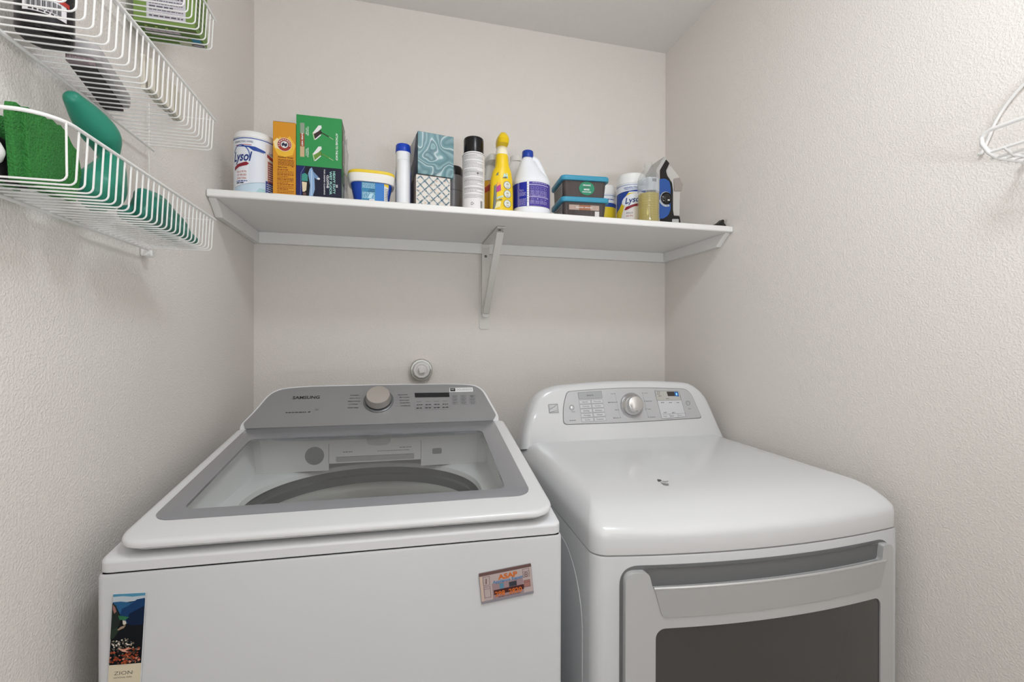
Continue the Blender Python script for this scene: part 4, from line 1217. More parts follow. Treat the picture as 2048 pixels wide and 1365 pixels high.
bm = NB(); lathe(bm, [(.0175, .1850), (.0178, .187), (.0172, .2040), (.0155, .2062), (.0005, .2066)], cx=-.012, n=60)
CAP = obj('cap', bm, P('cap_royal', '#1c3f9e', .3), t)
def S_j(u, v, w):
    a_ = facing(x, y) + u / JR
    return Vector(((JR - .0008 + w) * math.sin(a_), -(JR * .935 + w) * math.cos(a_), v))
a = Art(S_j, step=.004, lift=.0003)
bp_, bl_, lv = P('label_royal', '#1f2a9c'), P('label_purple', '#4a3d97'), P('label_lilac', '#a79fcb')
a.rect(-.085, .0245, -.0125, .0965, bp_, 1); a.rect(-.0125, .0235, -.0060, .0975, wht, 1); a.rect(-.0060, .0245, .085, .0965, bl_, 1)
a.rect(-.0445, .070, -.0330, .0765, P('label_midviolet', '#6a62b5'), 2); a.text('NEW', -.0285, .0715, .0060, lv, 2, wid=.012)
for i in range(3): a.words(-.0380, -.0160, .0640 - i * .004, .0020, lv, 2, i)
for i in range(7): a.words(-.042, -.015, .0455 - i * .0030, .0014, lv, 2, i + 4)
for z_ in (.0885, .0525): a.line((-.0060, z_ - .001), (.062, z_ - .001), .0018, P('label_paleviolet', '#cfc8e2'), 3)
a.words(.004, .055, .0922, .0022, lv, 3, 5); a.words(-.004, .055, .0545, .0024, lv, 3, 8)
for i, ux in enumerate((.0035, .0200, .0350, .0480)):
    a.line((ux + .0085, .028), (ux + .0085, .0865), .0004, lv, 2)
    a.ring(ux, .0780, .0038, .0046, lv, 3, n=16) if i % 2 else a.frame(ux - .004, .0740, ux + .004, .0820, .0006, lv, 3)
    for j in range(4): a.words(ux - .006, ux + .006, .0690 - j * .0032, .0014, lv, 3, i * 7 + j)
    a.disc(ux, .0455, .0022, lv, 3) if i % 2 else a.ring(ux, .0440, .0030, .0038, lv, 3, n=14)
    for j in range(3): a.words(ux - .006, ux + .006, .0380 - j * .0034, .0016, lv, 3, i * 9 + j)
for i in range(8): a.rect(-.0110, .036 + i * .0072, -.0092, .0385 + i * .0072, P('label_tinymarks', '#5c4a6a'), 2)
a.text('BLEACH', -.0030, .060, .0036, P('label_tinymarks', '#5c4a6a'), 4, rot=90, wid=.040, bold=.02)
a.build('label', t)
t = thing('white_bottle', 'plain white bottle with a ribbed cap peeking out behind the bleach jug', 'bottle', (.3830, 1.470, ZS))
bm = NB(); loft(bm, [sloop(0, 0, z, rx, rx * .8, 2.2, 48) for z, rx in ((0, .040), (.003, .042), (.150, .042), (.185, .036), (.204, .026), (.212, .022))])
obj('bottle_body', bm, P('bottle_offwhite', '#e2dfd9', .4), t)
bm = NB(); lathe(bm, [(.0235, .2085), (.0235, .226), (.0215, .228), (.0005, .2283)], n=30)
obj('cap', bm, P('bottle_offwhite', '#e2dfd9', .4), t)

# 11 two food tubs with teal lids
th11 = R(-5)
def food_tub(z0, label, x0, tall, sticker):
    t = thing('lidded_food_tub', label, 'food container', (x0, 1.322, ZS + z0), th11, 'teal-lidded tubs')
    w_, d_, h_ = .1450, .130, tall
    dark = P('tub_smoke', '#453d3b', .25, coat=.3)
    bm = NB(); L = []
    for ins, z_ in ((.010, 0), (.0075, .002), (.0045, h_ * .6), (.003, h_)): L.append([(p[0], p[1], z_) for p in rrect(ins, ins, w_ - ins, d_ - ins, .012, 6, 2)])
    loft(bm, L); obj('tub_body', bm, dark, t)
    bm = NB(); L = []
    for ins, z_ in ((.002, h_ - .0105), (-.0030, h_ - .0105), (-.0042, h_ - .0085), (-.0042, h_ + .0015), (-.0025, h_ + .0040), (.004, h_ + .0050), (.010, h_ + .0048), (.011, h_ + .0020)):
        L.append([(p[0], p[1], z_) for p in rrect(ins, ins, w_ - ins, d_ - ins, .014, 6, 2)])
    loft(bm, L); obj('lid', bm, P('lid_teal', '#3f93b0', .35), t)
    a = Art(lambda u, v, w: Vector((u, .0058 - v * .04 - w, v)), lift=.0003)
    if sticker:
        a.disc(.078, h_ * .46, .0245, P('sticker_green', '#2f8a68', .4), 1, ry=.0205)
        a.text('ORGANIC', .078, h_ * .46 + .0095, .0042, wht, 3, wid=.026, bold=.03); a.text('vegan', .078, h_ * .46 + .0045, .0026, P('sticker_brown', '#6a4b43'), 4, wid=.016)
        a.text('MIXED', .078, h_ * .46 - .0035, .0046, wht, 3, wid=.0185, bold=.04); a.text('MUSHROOMS', .078, h_ * .46 - .0108, .0030, wht, 3, wid=.028, bold=.03)
    else:
        a.rect(.022, h_ * .42, .118, h_ * .68, P('strip_tan2', '#b7a093'), 1); a.rect(.054, h_ * .42, .090, h_ * .68, P('strip_rust2', '#a0694b'), 2)
        a.text('MIXED SPICES', .070, h_ * .555, .0032, wht, 3, wid=.052, bold=.02)
        a.rect(.104, h_ * .03, .118, h_ * .38, P('code_pale', '#d6d2d0'), 2)
    for i in range(9): a.line((.014 + i * .0130, .003), (.014 + i * .0130, h_ - .012), .0004, P('tub_rib', '#5d5452'), 1)
    a.build('front_print', t)
    a = Art(lambda u, v, w: Vector((.0058 - v * .04 - w, u, v)), lift=.0003)
    a.rect(.018, .008, .120, h_ - .013, P('side_label_grey', '#a6a19b'), 1)
    for i in range(4): a.words(.025, .114, .012 + i * (h_ - .03) / 4, .0035, P('side_label_ink', '#6d6763'), 2, i)
    a.build('side_print', t)
    return t
food_tub(0, 'dark food tub with a teal lid, the lower of the stacked pair', .4870, .0585, False)
food_tub(.0640, 'teal-lidded dark food tub with a round green sticker, upper of the pair', .4870, .0600, True)

# 12 yellow wipes canisters
def wipes(x, y, r, h, label, full):
    t = thing('wipes_canister', label, 'wipes canister', (x, y, ZS), 0, 'yellow wipes canisters')
    bm = NB(); lathe(bm, [(r - .003, 0), (r, .003), (r, h * .80), (r - .0005, h * .81)], n=56)
    obj('canister', bm, wht, t)
    bm = NB(); lathe(bm, [(r + .001, h * .80), (r + .001, h * .86), (r - .001, h * .885), (r - .002, h * .965), (r - .006, h * .985), (.015, h * .99), (.015, h), (.0005, h)], n=56, cap0=False)
    obj('cap', bm, P('cap_white', '#eeeeec', .3), t)
    a = Art(cyl_s(r, th=facing(x, y)), step=.004, lift=.00025)
    yl = P('label_yellow', '#e0c62a', .4)
    a.rect(-r * 1.5, .001, r * 1.5, h * .62, yl, 1)
    a.rect(-r * 1.5, h * .62, r * 1.5, h * .79, P('label_white', '#e6e9ee'), 1)
    a.line((-r * 1.5, h * .765), (r * 1.5, h * .765), .0014, nv, 2)
    if full:
        a.text('DISINFECTING', 0, h * .715, .0050, nv, 3, wid=.050, bold=.02); a.words(-.022, .025, h * .68, .0018, nv, 3, 3)
        a.poly([(-r * 1.5, h * .30), (-r * .9, h * .38), (-r * .45, h * .55), (-r * .1, h * .66), (r * 1.2, h * .69), (r * 1.2, h * .64), (-r * 1.5, h * .64)], P('lysol_blue', '#27499b'), 2)
        a.poly([(-r * .95, .004), (r * 1.3, .004), (r * 1.3, h * .62), (r * .2, h * .62), (-r * .35, h * .50), (-r * .55, h * .35)], P('label_cream', '#e4dedb'), 3)
        a.disc(.0, h * .50, .034, P('label_white', '#e6e9ee'), 4, ry=.019, rot=15)
        a.text('Lysol', .004, h * .50, .0190, P('lysol_ink', '#203a7c'), 5, wid=.052, shear=.3, rot=8, bold=.02)
        a.poly([(-.024, h * .325), (-.018, h * .375), (.010, h * .42), (.034, h * .44), (.034, h * .40), (.008, h * .375), (-.015, h * .325)], rd, 5)
        a.text('KILLS', -.006, h * .27, .0052, P('label_navyink', '#3a3f63'), 5, wid=.020); a.text('99.9%', -.006, h * .215, .0052, P('label_coral', '#b5544e'), 5, wid=.022)
        a.disc(-.012, h * .09, .018, yl, 5, ry=.013); a.ring(-.012, h * .09, .012, .013, P('lemon_line', '#a8922a'), 6, n=20); a.ring(-.012, h * .09, .004, .005, P('lemon_line', '#a8922a'), 6, n=12)
    else:
        a.rect(-r * 1.5, h * .54, r * 1.5, h * .62, P('lysol_blue', '#27499b'), 2)
        a.words(-r, r, h * .68, .0030, nv, 3, 5)
        a.poly([(-r * 1.5, h * .2), (r * 1.5, h * .34), (r * 1.5, h * .27), (-r * 1.5, h * .14)], P('label_yellow2', '#eddc6a', .4), 2)
    a.build('label_sleeve', t)
wipes(.7820, 1.440, .0495, .190, 'yellow disinfecting wipes canister with blue swoosh, behind the clear water bottle', True)
wipes(.7300, 1.545, .0420, .182, 'plain yellow wipes canister between the teal-lidded tubs and the other yellow canister', False)

# 13 clear bottle with yellow fill and pale label
x, y = .7880, 1.340
t = thing('water_bottle', 'clear ribbed plastic water bottle without cap, standing left of the steam iron', 'bottle', (x, y, ZS))
PET = glass('clear_pet', '#fafbfb', .03, .06, .05, '#e3e7ea')
pr = [(.030, .001), (.0335, .006)]
for i in range(11):
    z_ = .010 + i * .0078
    pr += [(.0340, z_), (.0346, z_ + .0025), (.0340, z_ + .0050), (.0322, z_ + .0064)]
pr += [(.0338, .100), (.0340, .104), (.0340, .140), (.0332, .146), (.0310, .153), (.0262, .162), (.0200, .170), (.0148, .176), (.0125, .180), (.0122, .186), (.0150, .187), (.0150, .1885), (.0125, .1895), (.0125, .200)]
bm = NB(); lathe(bm, pr, n=48, cap0=True, cap1=False)
obj('bottle_body', bm, PET, t)
a = Art(cyl_s(.0341, th=facing(x, y)), step=.004, lift=.0003)
a.rect(-.052, .1005, .052, .1415, glass('clear_label', '#e9edf0', .04, .2, .45, '#dfe3e8'), 1)
for i in range(7): a.rect(.012 + i * .0022, .128, .0132 + i * .0022, .1375, M_INKG, 2)
for i in range(6): a.words(-.028, .004, .1330 - i * .0048, .0016, P('clear_label_ink', '#9aa3ab'), 2, i)
a.build('label', t)
bm = NB(); lathe(bm, [(.0005, .0032), (.0285, .0032), (.0315, .008), (.0318, .095), (.0005, .095)], n=40, cap0=False, cap1=False)
obj('yellow_fill', bm, glass('pale_yellow_fill', '#f6ecb8', .03, .05, .32, '#f0e08c'), t)  # pale yellow tinted body filling the bottle below the label

# 14 steam iron on its heel
IY = 1.385
t = thing('steam_iron', 'black, blue and silver steam iron standing upright on its heel near the right', 'iron', (0, IY, ZS))
SI = lambda u, v, w: Vector((u, -w, v))
body = roundpoly([(0.8383,0.1881),(0.8642,0.2285),(0.8792,0.2151),(0.8662,0.1890),(0.8718,0.1712),(0.8888,0.1511),(0.8926,0.1265),(0.8928,0.0599),(0.8966,0.0402),(0.9174,0.0416),(0.9232,0.0119),(0.8389,0.0066)], .004, 4)
bz = [p[1] for p in body]
body = [(p[0], max(p[1], .0)) for p in body]
bm = plate(body, SI, -.045, .022)
obj('iron_body', bm, P('iron_black', '#211f1f', .35), t, bevel=.004, bseg=3)
sole = roundpoly([(0.8273,0.1871),(0.8567,0.2344),(0.8661,0.2287),(0.8402,0.1866),(0.8407,-0.0015),(0.8223,-0.0026)], .003, 4)
sole = [(p[0], max(p[1], .0)) for p in sole]
bm = plate(sole, SI, -.050, .027)
obj('soleplate', bm, P('sole_grey', '#bcbbb9', .4, metal=.3), t, bevel=.003)
tank = roundpoly([(0.8384,0.1568),(0.8607,0.1603),(0.8756,0.1517),(0.8794,0.1321),(0.8797,0.0590),(0.8704,0.0385),(0.8536,0.0274),(0.8388,0.0264)], .006, 5)
bm = plate(tank, SI, .020, .0285)
TK = obj('water_tank', bm, P('tank_blue', '#20509c', .2, coat=.5), t, bevel=.003, bseg=3)
dcn = [(0.8665,0.0945)][0]
bm = NB(); lathe(bm, [(.0200, 0), (.0200, .004), (.0180, .0055), (.0172, .0035), (.014, .006), (.0005, .0075)], n=48)
o = obj('dial', bm, P('dial_black', '#0f1012', .15, coat=.5), t, loc=(dcn[0] - .004, -.0285, dcn[1])); o.rotation_euler = (R(90), 0, 0)
a = Art(plane_s((dcn[0] - .004, -.0360, dcn[1]), (1, 0, 0), (0, 0, 1)), lift=.0003)
a.rect(.001, -.009, .009, -.005, P('dial_print', '#d8d8da'), 1)
a.build('dial_print', t)
a = Art(plane_s((dcn[0] - .004, -.0288, dcn[1]), (1, 0, 0), (0, 0, 1)), lift=.0003)
a.ring(0, 0, .0205, .0275, P('dial_rim_grey', '#b4bcc4', .3), 1, n=24, a0=-165, a1=-62); a.ring(0, 0, .0200, .0225, P('dial_rim_grey', '#b4bcc4', .3), 1, n=24, a0=60, a1=195); a.line((.004, -.0262), (.004, -.0225), .0014, M_INK, 2)
a.build('dial_scale', t)
hn = roundpoly([(0.8662,0.1973),(0.8773,0.2132),(0.8924,0.2047),(0.9227,0.1724),(0.9284,0.1562),(0.9342,0.1500),(0.9304,0.1296),(0.9228,0.1223),(0.9212,0.0452),(0.8910,0.0432),(0.8926,0.1348),(0.8850,0.1641),(0.8681,0.1842)], .003, 4)
bm = plate(hn, SI, -.016, .016)
obj('handle', bm, P('iron_handle_silver', '#c2beb9', .4), t, bevel=.004, bseg=3)
bt = roundpoly([(0.8981,0.1669),(0.9208,0.1722),(0.9265,0.1577),(0.9323,0.1498),(0.9285,0.1277),(0.9001,0.1254)], .003, 4)
bm = plate(bt, SI, .015, .019)
obj('steam_button', bm, P('button_taupe', '#9c948d', .35), t, bevel=.0015)
ft = roundpoly([(0.8891,0.0297),(0.9136,0.0314),(0.9137,0.0130),(0.8892,0.0114)], .002, 4)
bm = plate(ft, SI, .021, .0235)
obj('heel_badge', bm, P('heel_grey', '#b6b5b4', .4), t, bevel=.0008)

# 15 small black clip at the right end
t = thing('binder_clip', 'small black clip with a grey tip lying at the far right end of the shelf', 'clip', (1.030, 1.318, ZS), R(10))
bm = plate(roundpoly([(-.018, .0002), (.028, .0002), (.031, .007), (.020, .016), (.022, .0235), (.016, .0265), (.006, .018), (-.006, .010), (-.012, .0095)], .0015, 3), SI, -.008, .008)
obj('clip_body', bm, P('clip_black', '#252422', .4), t, bevel=.001)
bm = NB(); tube(bm, [(.016, 0, .013), (.026, 0, .0195), (.037, 0, .0275)], [.0035, .0042, .003], 12)
obj('clip_tip', bm, P('clip_grey', '#a9a49d', .4), t)


# ------------------------------------------------------------------ wire baskets on the left wall
RX0, RX1, RY0, RY1 = -.4470, -.3395, .567, .9935
def arc_pts(c, r, a0, a1, n, plane='xy'):
    return [(c[0] + r * math.cos(R(a0 + (a1 - a0) * i / n)), c[1] + r * math.sin(R(a0 + (a1 - a0) * i / n))) for i in range(n + 1)]
def make_basket(z0, label):
    t = thing('wire_basket', label, 'wire basket', (RX0, RY0, z0), 0, 'white wire baskets on the left wall')
    W_, L_ = RX1 - RX0, RY1 - RY0
    # front rim with a rounded near corner, closed by thin end bars
    P2 = [(.0, .0)] + arc_pts((W_ - .034, .034), .034, -90, 0, 10) + [(W_, L_ + .006)]
    bm = NB(); tube(bm, [(p[0], p[1], .0640) for p in P2], .0021, 10)
    obj('rim', bm, M_WIRE, t)
    bm = NB(); tube(bm, [(W_, L_, .0618), (.004, L_, .0618)], .0011, 8)
    obj('end_bar', bm, M_WIRE, t)
    bm = NB(); tube(bm, [(0, -.002, 0), (0, L_ + .018, 0)], .0024, 10)
    obj('wall_rail', bm, M_WIRE, t)
    bm = NB()
    n = 28
    for i in range(n):
        y = .028 + (L_ - .030) * i / (n - 1)
        prof = [(.0, y, .0030), (.0965, y, .0030)] + [(.0965 + .0070 * math.sin(R(a)), y, .0030 + .0070 * (1 - math.cos(R(a)))) for a in (22, 45, 68, 86)] + [(W_ - .0012, y - (.006 if i == 0 else 0), .0635)]
        tube(bm, prof, .00112, 6)
    obj('wires', bm, M_WIRE, t)
    bm = NB(); box(bm, -.0130, L_ - .004, -.012, -.0005, L_ + .014, .004)
    cl = obj('mounting_clip', bm, mat('clip_white', '#e8e6e2', .4), t, bevel=.003, bseg=3)
    bm = NB(); lathe(bm, [(.0075, -.002), (.0080, 0), (.0080, .008), (.0060, .0100), (.0005, .0102)], n=24)
    o = obj('clip_boss', bm, mat('clip_white', '#e8e6e2', .4), t, loc=(-.004, L_ + .004, -.006)); o.rotation_euler = (0, R(90), 0)
    return t
B0 = make_basket(1.4265, 'lowest white wire basket on the left wall, holding teal gloves and green cloths')
def copy_tree(o, parent=None):
    c = o.copy(); COL.objects.link(c); c.parent = parent
    for ch in [k for k in kids if k.parent == o]: copy_tree(ch, c)
    return c
kids = [o for o in COL.objects if o.parent is not None]
for z0, lab in ((1.6175, 'middle white wire basket on the left wall, holding a black bottle and grey brush'), (1.8090, 'highest white wire basket on the left wall, holding the green carton')):
    c = copy_tree(B0); c.location = (RX0, RY0, z0); c['label'] = lab
    for k_ in [k for k in COL.objects if k.parent == c and k.name.startswith('clip_boss') or k.parent == c and k.name.startswith('mounting_clip')]: bpy.data.objects.remove(k_)
    if z0 < 1.7:
        bm = NB(); tube(bm, [(-.004, RY1 - RY0 + .009, -.062), (-.004, RY1 - RY0 + .009, .085)], .0009, 6)
        obj('back_rod', bm, M_WIRE, c)

# green carton in the highest basket
t = thing('green_carton', 'green carton with a large white text label in the highest wall basket', 'box', (-.4440, .9335, 1.8138))
cw_, cd_, chh = .0935, .0575, .170
bm = NB(); box(bm, 0, 0, 0, cw_, cd_, chh)
cg = P('carton_green', '#75904a', .45)
obj('carton', bm, cg, t, bevel=.0007)
a = Art(plane_s((0, 0, 0), (1, 0, 0), (0, 0, 1)), lift=.0002)
a.rect(.0200, .0060, .0800, chh - .01, P('carton_label', '#c9c6cd', .5), 1)
for i in range(24): a.words(.0240, .0760 if i % 4 != 3 else .062, .0110 + i * .0055, .0016 if i % 3 else .0026, P('carton_ink', '#5f5c66'), 2, i + 3)
a.build('front_label', t)
a = Art(plane_s((0, 0, 0), (1, 0, 0), (0, -1, 0)), lift=.0002)
a.bm.free(); a = Art(lambda u, v, w: Vector((u, v, -w)), lift=.0002)
a.rect(.0005, .0005, cw_ - .0005, cd_ - .0005, P('carton_green_dark', '#56762f', .45), 1)
for i in range(4): a.rect(.012 + i * .016, .010, .016 + i * .016, .013, P('carton_lemon', '#c5cf74'), 2)
a.rect(.008, .019, .063, .026, P('carton_pinkgrey', '#b3a7ab'), 2); a.rect(.012, .028, .070, .036, P('carton_pinkgrey', '#b3a7ab'), 2)
for i in range(5): a.line((.018 + i * .011, .019), (.022 + i * .011, .036), .0007, P('carton_ink', '#5f5c66'), 3)
a.rect(.070, .010, cw_ - .003, .020, P('carton_brown', '#6b6a4c'), 2)
a.rect(.0755, .034, cw_ - .004, .044, P('carton_blue', '#2f7f9e'), 2)
a.rect(.050, .046, cw_ - .001, .0595, P('carton_palebase', '#b5b79a'), 2); a.disc(.080, .0530, .011, P('carton_badge', '#3d3340'), 3, ry=.004); a.disc(.080, .0530, .0085, P('carton_badge2', '#a79ba8'), 4, ry=.0026)
a.build('bottom_print', t)
a = Art(lambda u, v, w: Vector((cw_ + w, u, v)), lift=.0002)
a.rect(.004, .004, cd_ - .004, chh - .004, P('carton_side', '#6e8745', .45), 1)
for i in range(14): a.words(.008, .030 + (i % 3) * .008, .010 + i * .010, .004, P('carton_inkgreen', '#46552f'), 2, i + 90)
a.build('side_print', t)

# black bottle in the middle basket
t = thing('black_bottle', 'black bottle with a red banded barcode label in the middle wall basket', 'bottle', (-.4160, .683, 1.6230))
bm = NB(); lathe(bm, [(.0220, 0), (.0255, .003), (.0265, .008), (.0265, .125), (.018, .150), (.010, .160), (.010, .185)], n=48)
obj('bottle_body', bm, P('bottle_black', '#0f0d0f', .22), t)
a = Art(cyl_s(.0265, th=R(31)), step=.004, lift=.0006)
a.rect(-.020, .008, .030, .100, P('label_black', '#19161a'), 1)
a.rect(-.020, .020, .019, .0395, P('barcode_white', '#d8d4d6'), 2)
for i in range(22): a.rect(-.0165 + i * .0014, .0240, -.0165 + i * .0014 + (.0009 if i % 3 else .0004), .0370, M_INK, 3)
a.words(-.014, .014, .0212, .0018, M_INK, 3, 4)
a.poly([(-.020, .0410), (.022, .0385), (.022, .0440), (-.020, .0470)], P('band_red', '#a5322c'), 3)
for i in range(6): a.words(-.019, .020, .0500 + i * .0062, .0032, P('label_greyink', '#b7b1b3'), 3, i + 11)
a.build('label', t)
bm = NB(); box(bm, .0, 0, 0, .001, .001, .001); bm.free()

# grey brush lying in the middle basket
t = thing('scrub_brush', 'grey scrub brush lying bristles down in the middle wall basket', 'brush', (-.4180, .7950, 1.6226), R(12.6))
bm = NB(); L = []
for ins, z_ in ((.004, .0075), (.001, .009), (0, .012), (0, .027), (.003, .031)): L.append([(p[0], p[1], z_) for p in rrect(-.0185 + ins, -.078 + ins, .0185 - ins, .078 - ins, .012, 6, 2)])
loft(bm, L); obj('brush_back', bm, P('brush_grey', '#b4b0b1', .5, bump=.3, bscale=300), t)
bm = NB(); L = []
for ins, z_ in ((.003, .0002), (.002, .001), (.002, .0085)): L.append([(p[0], p[1], z_) for p in rrect(-.0185 + ins, -.066 + ins, .0115 - ins, .076 - ins, .006, 6, 2)])
loft(bm, L); obj('bristle_pad', bm, P('bristle_dark', '#4c4747', .9, bump=1.0, bscale=500, bdist=.003), t)
bm = NB(); L = []
for ins, z_ in ((.003, .0002), (.002, .001), (.002, .0085)): L.append([(p[0], p[1], z_) for p in rrect(-.0185 + ins, -.077 + ins, .0150 - ins, -.060 - ins, .005, 6, 2)])
loft(bm, L); obj('end_pad', bm, P('end_speckle', '#a08f92', .9, bump=1.0, bscale=500, bdist=.003, var=.35, vscale=300), t)

# beige cloth standing against the front wires of the middle basket
t = thing('folded_cloth', 'flat beige folded cloth standing against the front wires of the middle basket', 'cloth', (-.3530, .832, 1.6226))
M_BEIGE = P('beige_cloth', '#cfc8ba', .9, bump=.5, bscale=400)
for k_, (x0_, y0_, y1_, h_) in enumerate(((-.004, -.058, .050, .050), (.0035, -.056, .046, .046))):
    bm = NB(); bm_l = []
    for j in range(9):
        y_ = y0_ + (y1_ - y0_) * j / 8; wv = .0012 * math.sin(j * 1.3 + k_)
        bm_l.append([(x0_ + wv - .003, y_, 0), (x0_ + wv + .003, y_, 0), (x0_ + wv + .003, y_, h_ - .004 * (j % 3 == 1)), (x0_ + wv - .003, y_, h_ - .004 * (j % 3 == 1))])
    loft(bm, bm_l); obj('fold', bm, M_BEIGE, t, bevel=.0012)

# rubber gloves in the lowest basket
def glove(name, label, pieces, m, vox=.0026):
    x0, y0 = pieces[0][0][0][0], pieces[0][0][0][1]
    t = thing(name, label, 'rubber glove', (x0, y0, 1.4314), 0, 'teal rubber gloves')
    bm = NB()
    for path, rads in pieces:
        # smooth the path, close both ends with round caps
        pts, rs = [], []
        n_ = len(path)
        for i in range(n_ - 1):
            q = [Vector(path[max(0, min(n_ - 1, i + d_))]) for d_ in (-1, 0, 1, 2)]
            rr2 = [rads[max(0, min(n_ - 1, i + d_))] for d_ in (-1, 0, 1, 2)]
            for k_ in range(6):
                s_ = k_ / 6
                f = lambda a_, b_, c_, d_: .5 * ((2 * b_) + (c_ - a_) * s_ + (2 * a_ - 5 * b_ + 4 * c_ - d_) * s_ * s_ + (3 * b_ - a_ - 3 * c_ + d_) * s_ ** 3)
                pts.append(f(*q)); rs.append(f(*rr2))
        pts.append(Vector(path[-1])); rs.append(rads[-1])
        d0 = (pts[0] - pts[1]).normalized(); d1 = (pts[-1] - pts[-2]).normalized()
        r0, r1 = rs[0], rs[-1]
        pre = [(pts[0] + d0 * r0 * math.sin(R(a_)), r0 * math.cos(R(a_))) for a_ in (84, 60, 35, 15)]
        post = [(pts[-1] + d1 * r1 * math.sin(R(a_)), r1 * math.cos(R(a_))) for a_ in (15, 35, 60, 84)]
        P3 = [p for p, _ in pre] + pts + [p for p, _ in post]; R3 = [r_ for _, r_ in pre] + rs + [r_ for _, r_ in post]
        tube(bm, [p - Vector((x0, y0, 1.4314)) for p in P3], [max(.0006, r_) for r_ in R3], 20)
    o = obj('glove_body', bm, m, t)
    md = o.modifiers.new('Remesh', 'REMESH'); md.mode = 'VOXEL'; md.voxel_size = vox; md.use_smooth_shade = True
    sm = o.modifiers.new('Smooth', 'SMOOTH'); sm.factor = .5; sm.iterations = 3
    return t
M_TEAL = P('rubber_teal', '#2a8069', .38, bump=.1, bscale=120)
M_TEAL2 = P('rubber_teal_deep', '#287866', .38, bump=.1, bscale=120)
glove('rubber_glove', 'teal rubber glove sticking its thumb up above the lowest basket rim', [
    ([(-.404, .712, 1.568), (-.402, .736, 1.557), (-.398, .758, 1.543), (-.397, .768, 1.527), (-.397, .768, 1.512)], [.011, .019, .0220, .0160, .0090]),
    ([(-.392, .770, 1.510), (-.390, .760, 1.494), (-.388, .742, 1.470), (-.388, .735, 1.462)], [.0150, .0200, .0270, .0290]),
    ([(-.408, .76, 1.460), (-.412, .775, 1.455)], [.020, .016]),
], M_TEAL)
glove('rubber_glove', 'teal rubber glove lying along the lowest basket with fingers towards the far end', [
    ([(-.368, .812, 1.462), (-.369, .832, 1.463)], [.0200, .0225]),
    ([(-.372, .81, 1.476), (-.374, .86, 1.482), (-.378, .905, 1.476), (-.382, .930, 1.468)], [.0125, .0115, .0105, .0085]),
    ([(-.366, .81, 1.464), (-.364, .86, 1.467), (-.366, .915, 1.461), (-.370, .950, 1.452)], [.0125, .0110, .0100, .0080]),
    ([(-.368, .80, 1.449), (-.364, .86, 1.450), (-.362, .92, 1.446), (-.363, .968, 1.4415)], [.0120, .0108, .0098, .0075]),
    ([(-.388, .80, 1.447), (-.388, .86, 1.446), (-.386, .91, 1.4435), (-.386, .945, 1.441)], [.0120, .0105, .0098, .0070]),
], M_TEAL2)

# green cloths standing in the lowest basket, with a dark sheet added as shade
M_GREEN = mat('green_felt', '#2e7a33', .95, bump=1.0, bscale=420, bdist=.004, var=.22, vscale=60)
def standing_cloth(label, m, xs, prof, grp):
    t = thing('folded_cloth', label, 'cloth', (xs[0], prof[0][0], 1.4314), 0, grp)
    for k_, x_ in enumerate(xs):
        S = lambda u, v, w: Vector((x_ - xs[0] + w + .0016 * math.sin(u * 90 + k_ * 2) + .03 * (v - 1.43) * (k_ - .5), u - prof[0][0] - .010 * k_, v - 1.4314 + (.0012 * math.sin(u * 400) if v > 1.48 else 0)))
        bm = plate([(y_, z_) for y_, z_ in prof], S, -.0038, .0038, step=.004)
        obj('fold', bm, m, t, bevel=.0015)
    return t
standing_cloth('bright green folded cloth standing upright beside the teal gloves in the lowest basket', M_GREEN, [-.3915, -.4010], [(.618, 1.4314), (.690, 1.4314), (.700, 1.470), (.694, 1.496), (.672, 1.5145), (.612, 1.5120), (.611, 1.500)], 'green cloths in the lowest basket')
standing_cloth('green folded cloth nearest the wall at the near end of the lowest basket', M_GREEN, [-.4270, -.4370], [(.590, 1.4314), (.655, 1.4314), (.664, 1.480), (.640, 1.508), (.594, 1.500)], 'green cloths in the lowest basket')
standing_cloth('black sheet added as the shade between the two green cloths, lowest basket', mat('hollow_shade', '#0c0d0c', .95, bump=.8, bscale=400, bdist=.003), [-.4130], [(.580, 1.4314), (.650, 1.4314), (.650, 1.470), (.582, 1.482)], None)  # no real cloth: the dark hollow given as a black sheet
t = thing('white_bottle', 'white bottle lying with its rounded end at the near end of the lowest basket', 'bottle', (-.4440, .5900, 1.4570), 0)
bm = NB(); lathe(bm, [(.0160, 0), (.0180, .003), (.0180, .022), (.0165, .032), (.0110, .040), (.0040, .0435), (.0005, .044)], n=36)
o = obj('bottle_body', bm, P('pale_bottle', '#e9e7e6', .3), t); o.rotation_euler = (0, R(90), R(14))
bm = NB(); lathe(bm, [(.0182, .006), (.0188, .007), (.0188, .011), (.0182, .012)], n=36, cap0=False, cap1=False)
o = obj('bottle_band', bm, P('pale_bottle2', '#d8d5d4', .3), t); o.rotation_euler = (0, R(90), R(14))

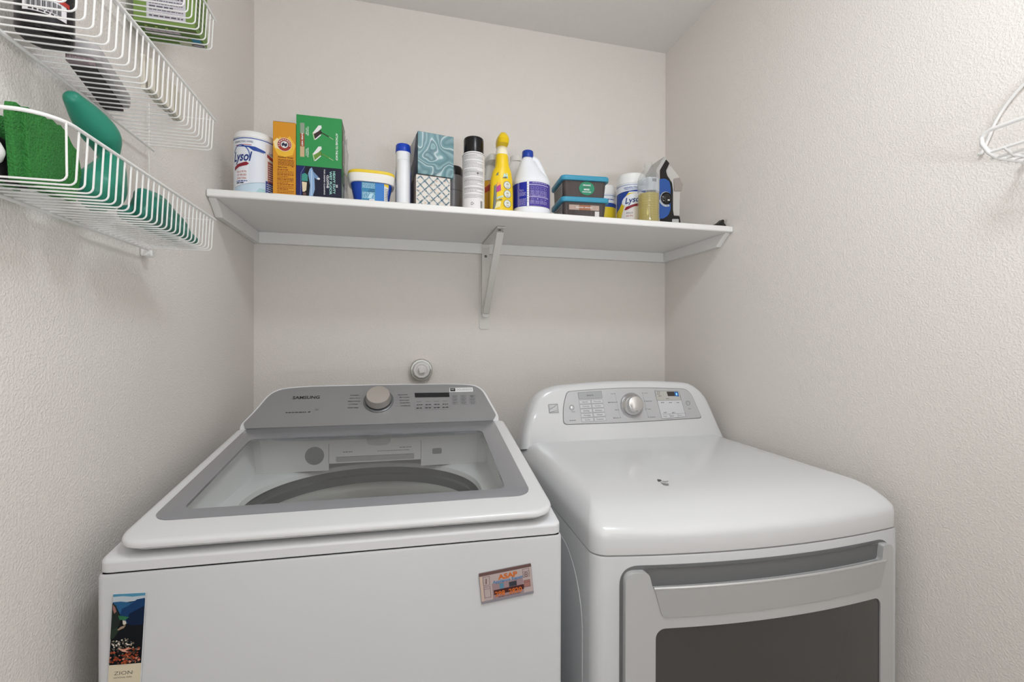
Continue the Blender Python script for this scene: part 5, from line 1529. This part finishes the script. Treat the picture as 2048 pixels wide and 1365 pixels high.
# ------------------------------------------------------------------ wire caddy on the right wall
q = [(0.9850,0.5811,1.6189),(0.9850,0.5691,1.5760),(0.9850,0.5245,1.6252)]
yf, zt_, zb_ = q[0][1], q[0][2], q[1][2]
t = thing('wire_caddy', 'white wire caddy on the right wall, cut off by the right edge of the frame', 'wire caddy', (1.068, yf, zb_))
T_ = lambda p: (p[0] - 1.068, p[1] - yf, p[2] - zb_)
hh = zt_ - zb_ + .004
yn = -.30
bm = NB()
loop = [(0, yn, hh), (0, -.016, hh - .0005), (0, -.006, hh - .003), (0, -.0005, hh - .010), (.001, -.001, hh - .020), (.004, -.008, .010), (.010, -.012, .003), (.018, -.013, 0)]
tube(bm, [(p[0] - .083, p[1], p[2]) for p in loop] + [(-.002, -.013, 0)], .0034, 12)
obj('frame', bm, M_WIRE, t)
for i, (x_, z_, r_) in enumerate(((-.078, .0095, .0026), (-.068, .0000, .0024), (-.048, .0, .0022), (-.028, .0, .0022), (-.008, .0, .0022))):
    bm = NB(); tube(bm, [(x_, -.006, z_), (x_, yn, z_)], r_, 10); obj('long_wire', bm, M_WIRE, t)
for y_ in (-.030, -.12, -.21):
    bm = NB(); tube(bm, [(-.080, y_, .0095), (-.066, y_ - .004, -.003), (-.002, y_ - .004, -.003)], .0024, 10); obj('cross_wire', bm, M_WIRE, t)
aq = [T_(p) for p in [(1.0662,0.6320,1.6139),(1.0662,0.6281,1.6143),(1.0662,0.6199,1.6315),(1.0662,0.6081,1.6615),(1.0662,0.5917,1.6874),(1.0662,0.5679,1.7115),(1.0662,0.5440,1.7224),(1.0662,0.5197,1.7235)]]
cv = []
for i in range(len(aq) - 1):
    p0, p1, p2, p3 = (Vector(aq[max(0, min(len(aq) - 1, i + d_))]) for d_ in (-1, 0, 1, 2))
    for k_ in range(6):
        s_ = k_ / 6
        cv.append(.5 * ((2 * p1) + (p2 - p0) * s_ + (2 * p0 - 5 * p1 + 4 * p2 - p3) * s_ * s_ + (3 * p1 - p0 - 3 * p2 + p3) * s_ ** 3))
bm = NB(); tube(bm, cv, .0028, 12)
obj('back_hoop', bm, M_WIRE, t)
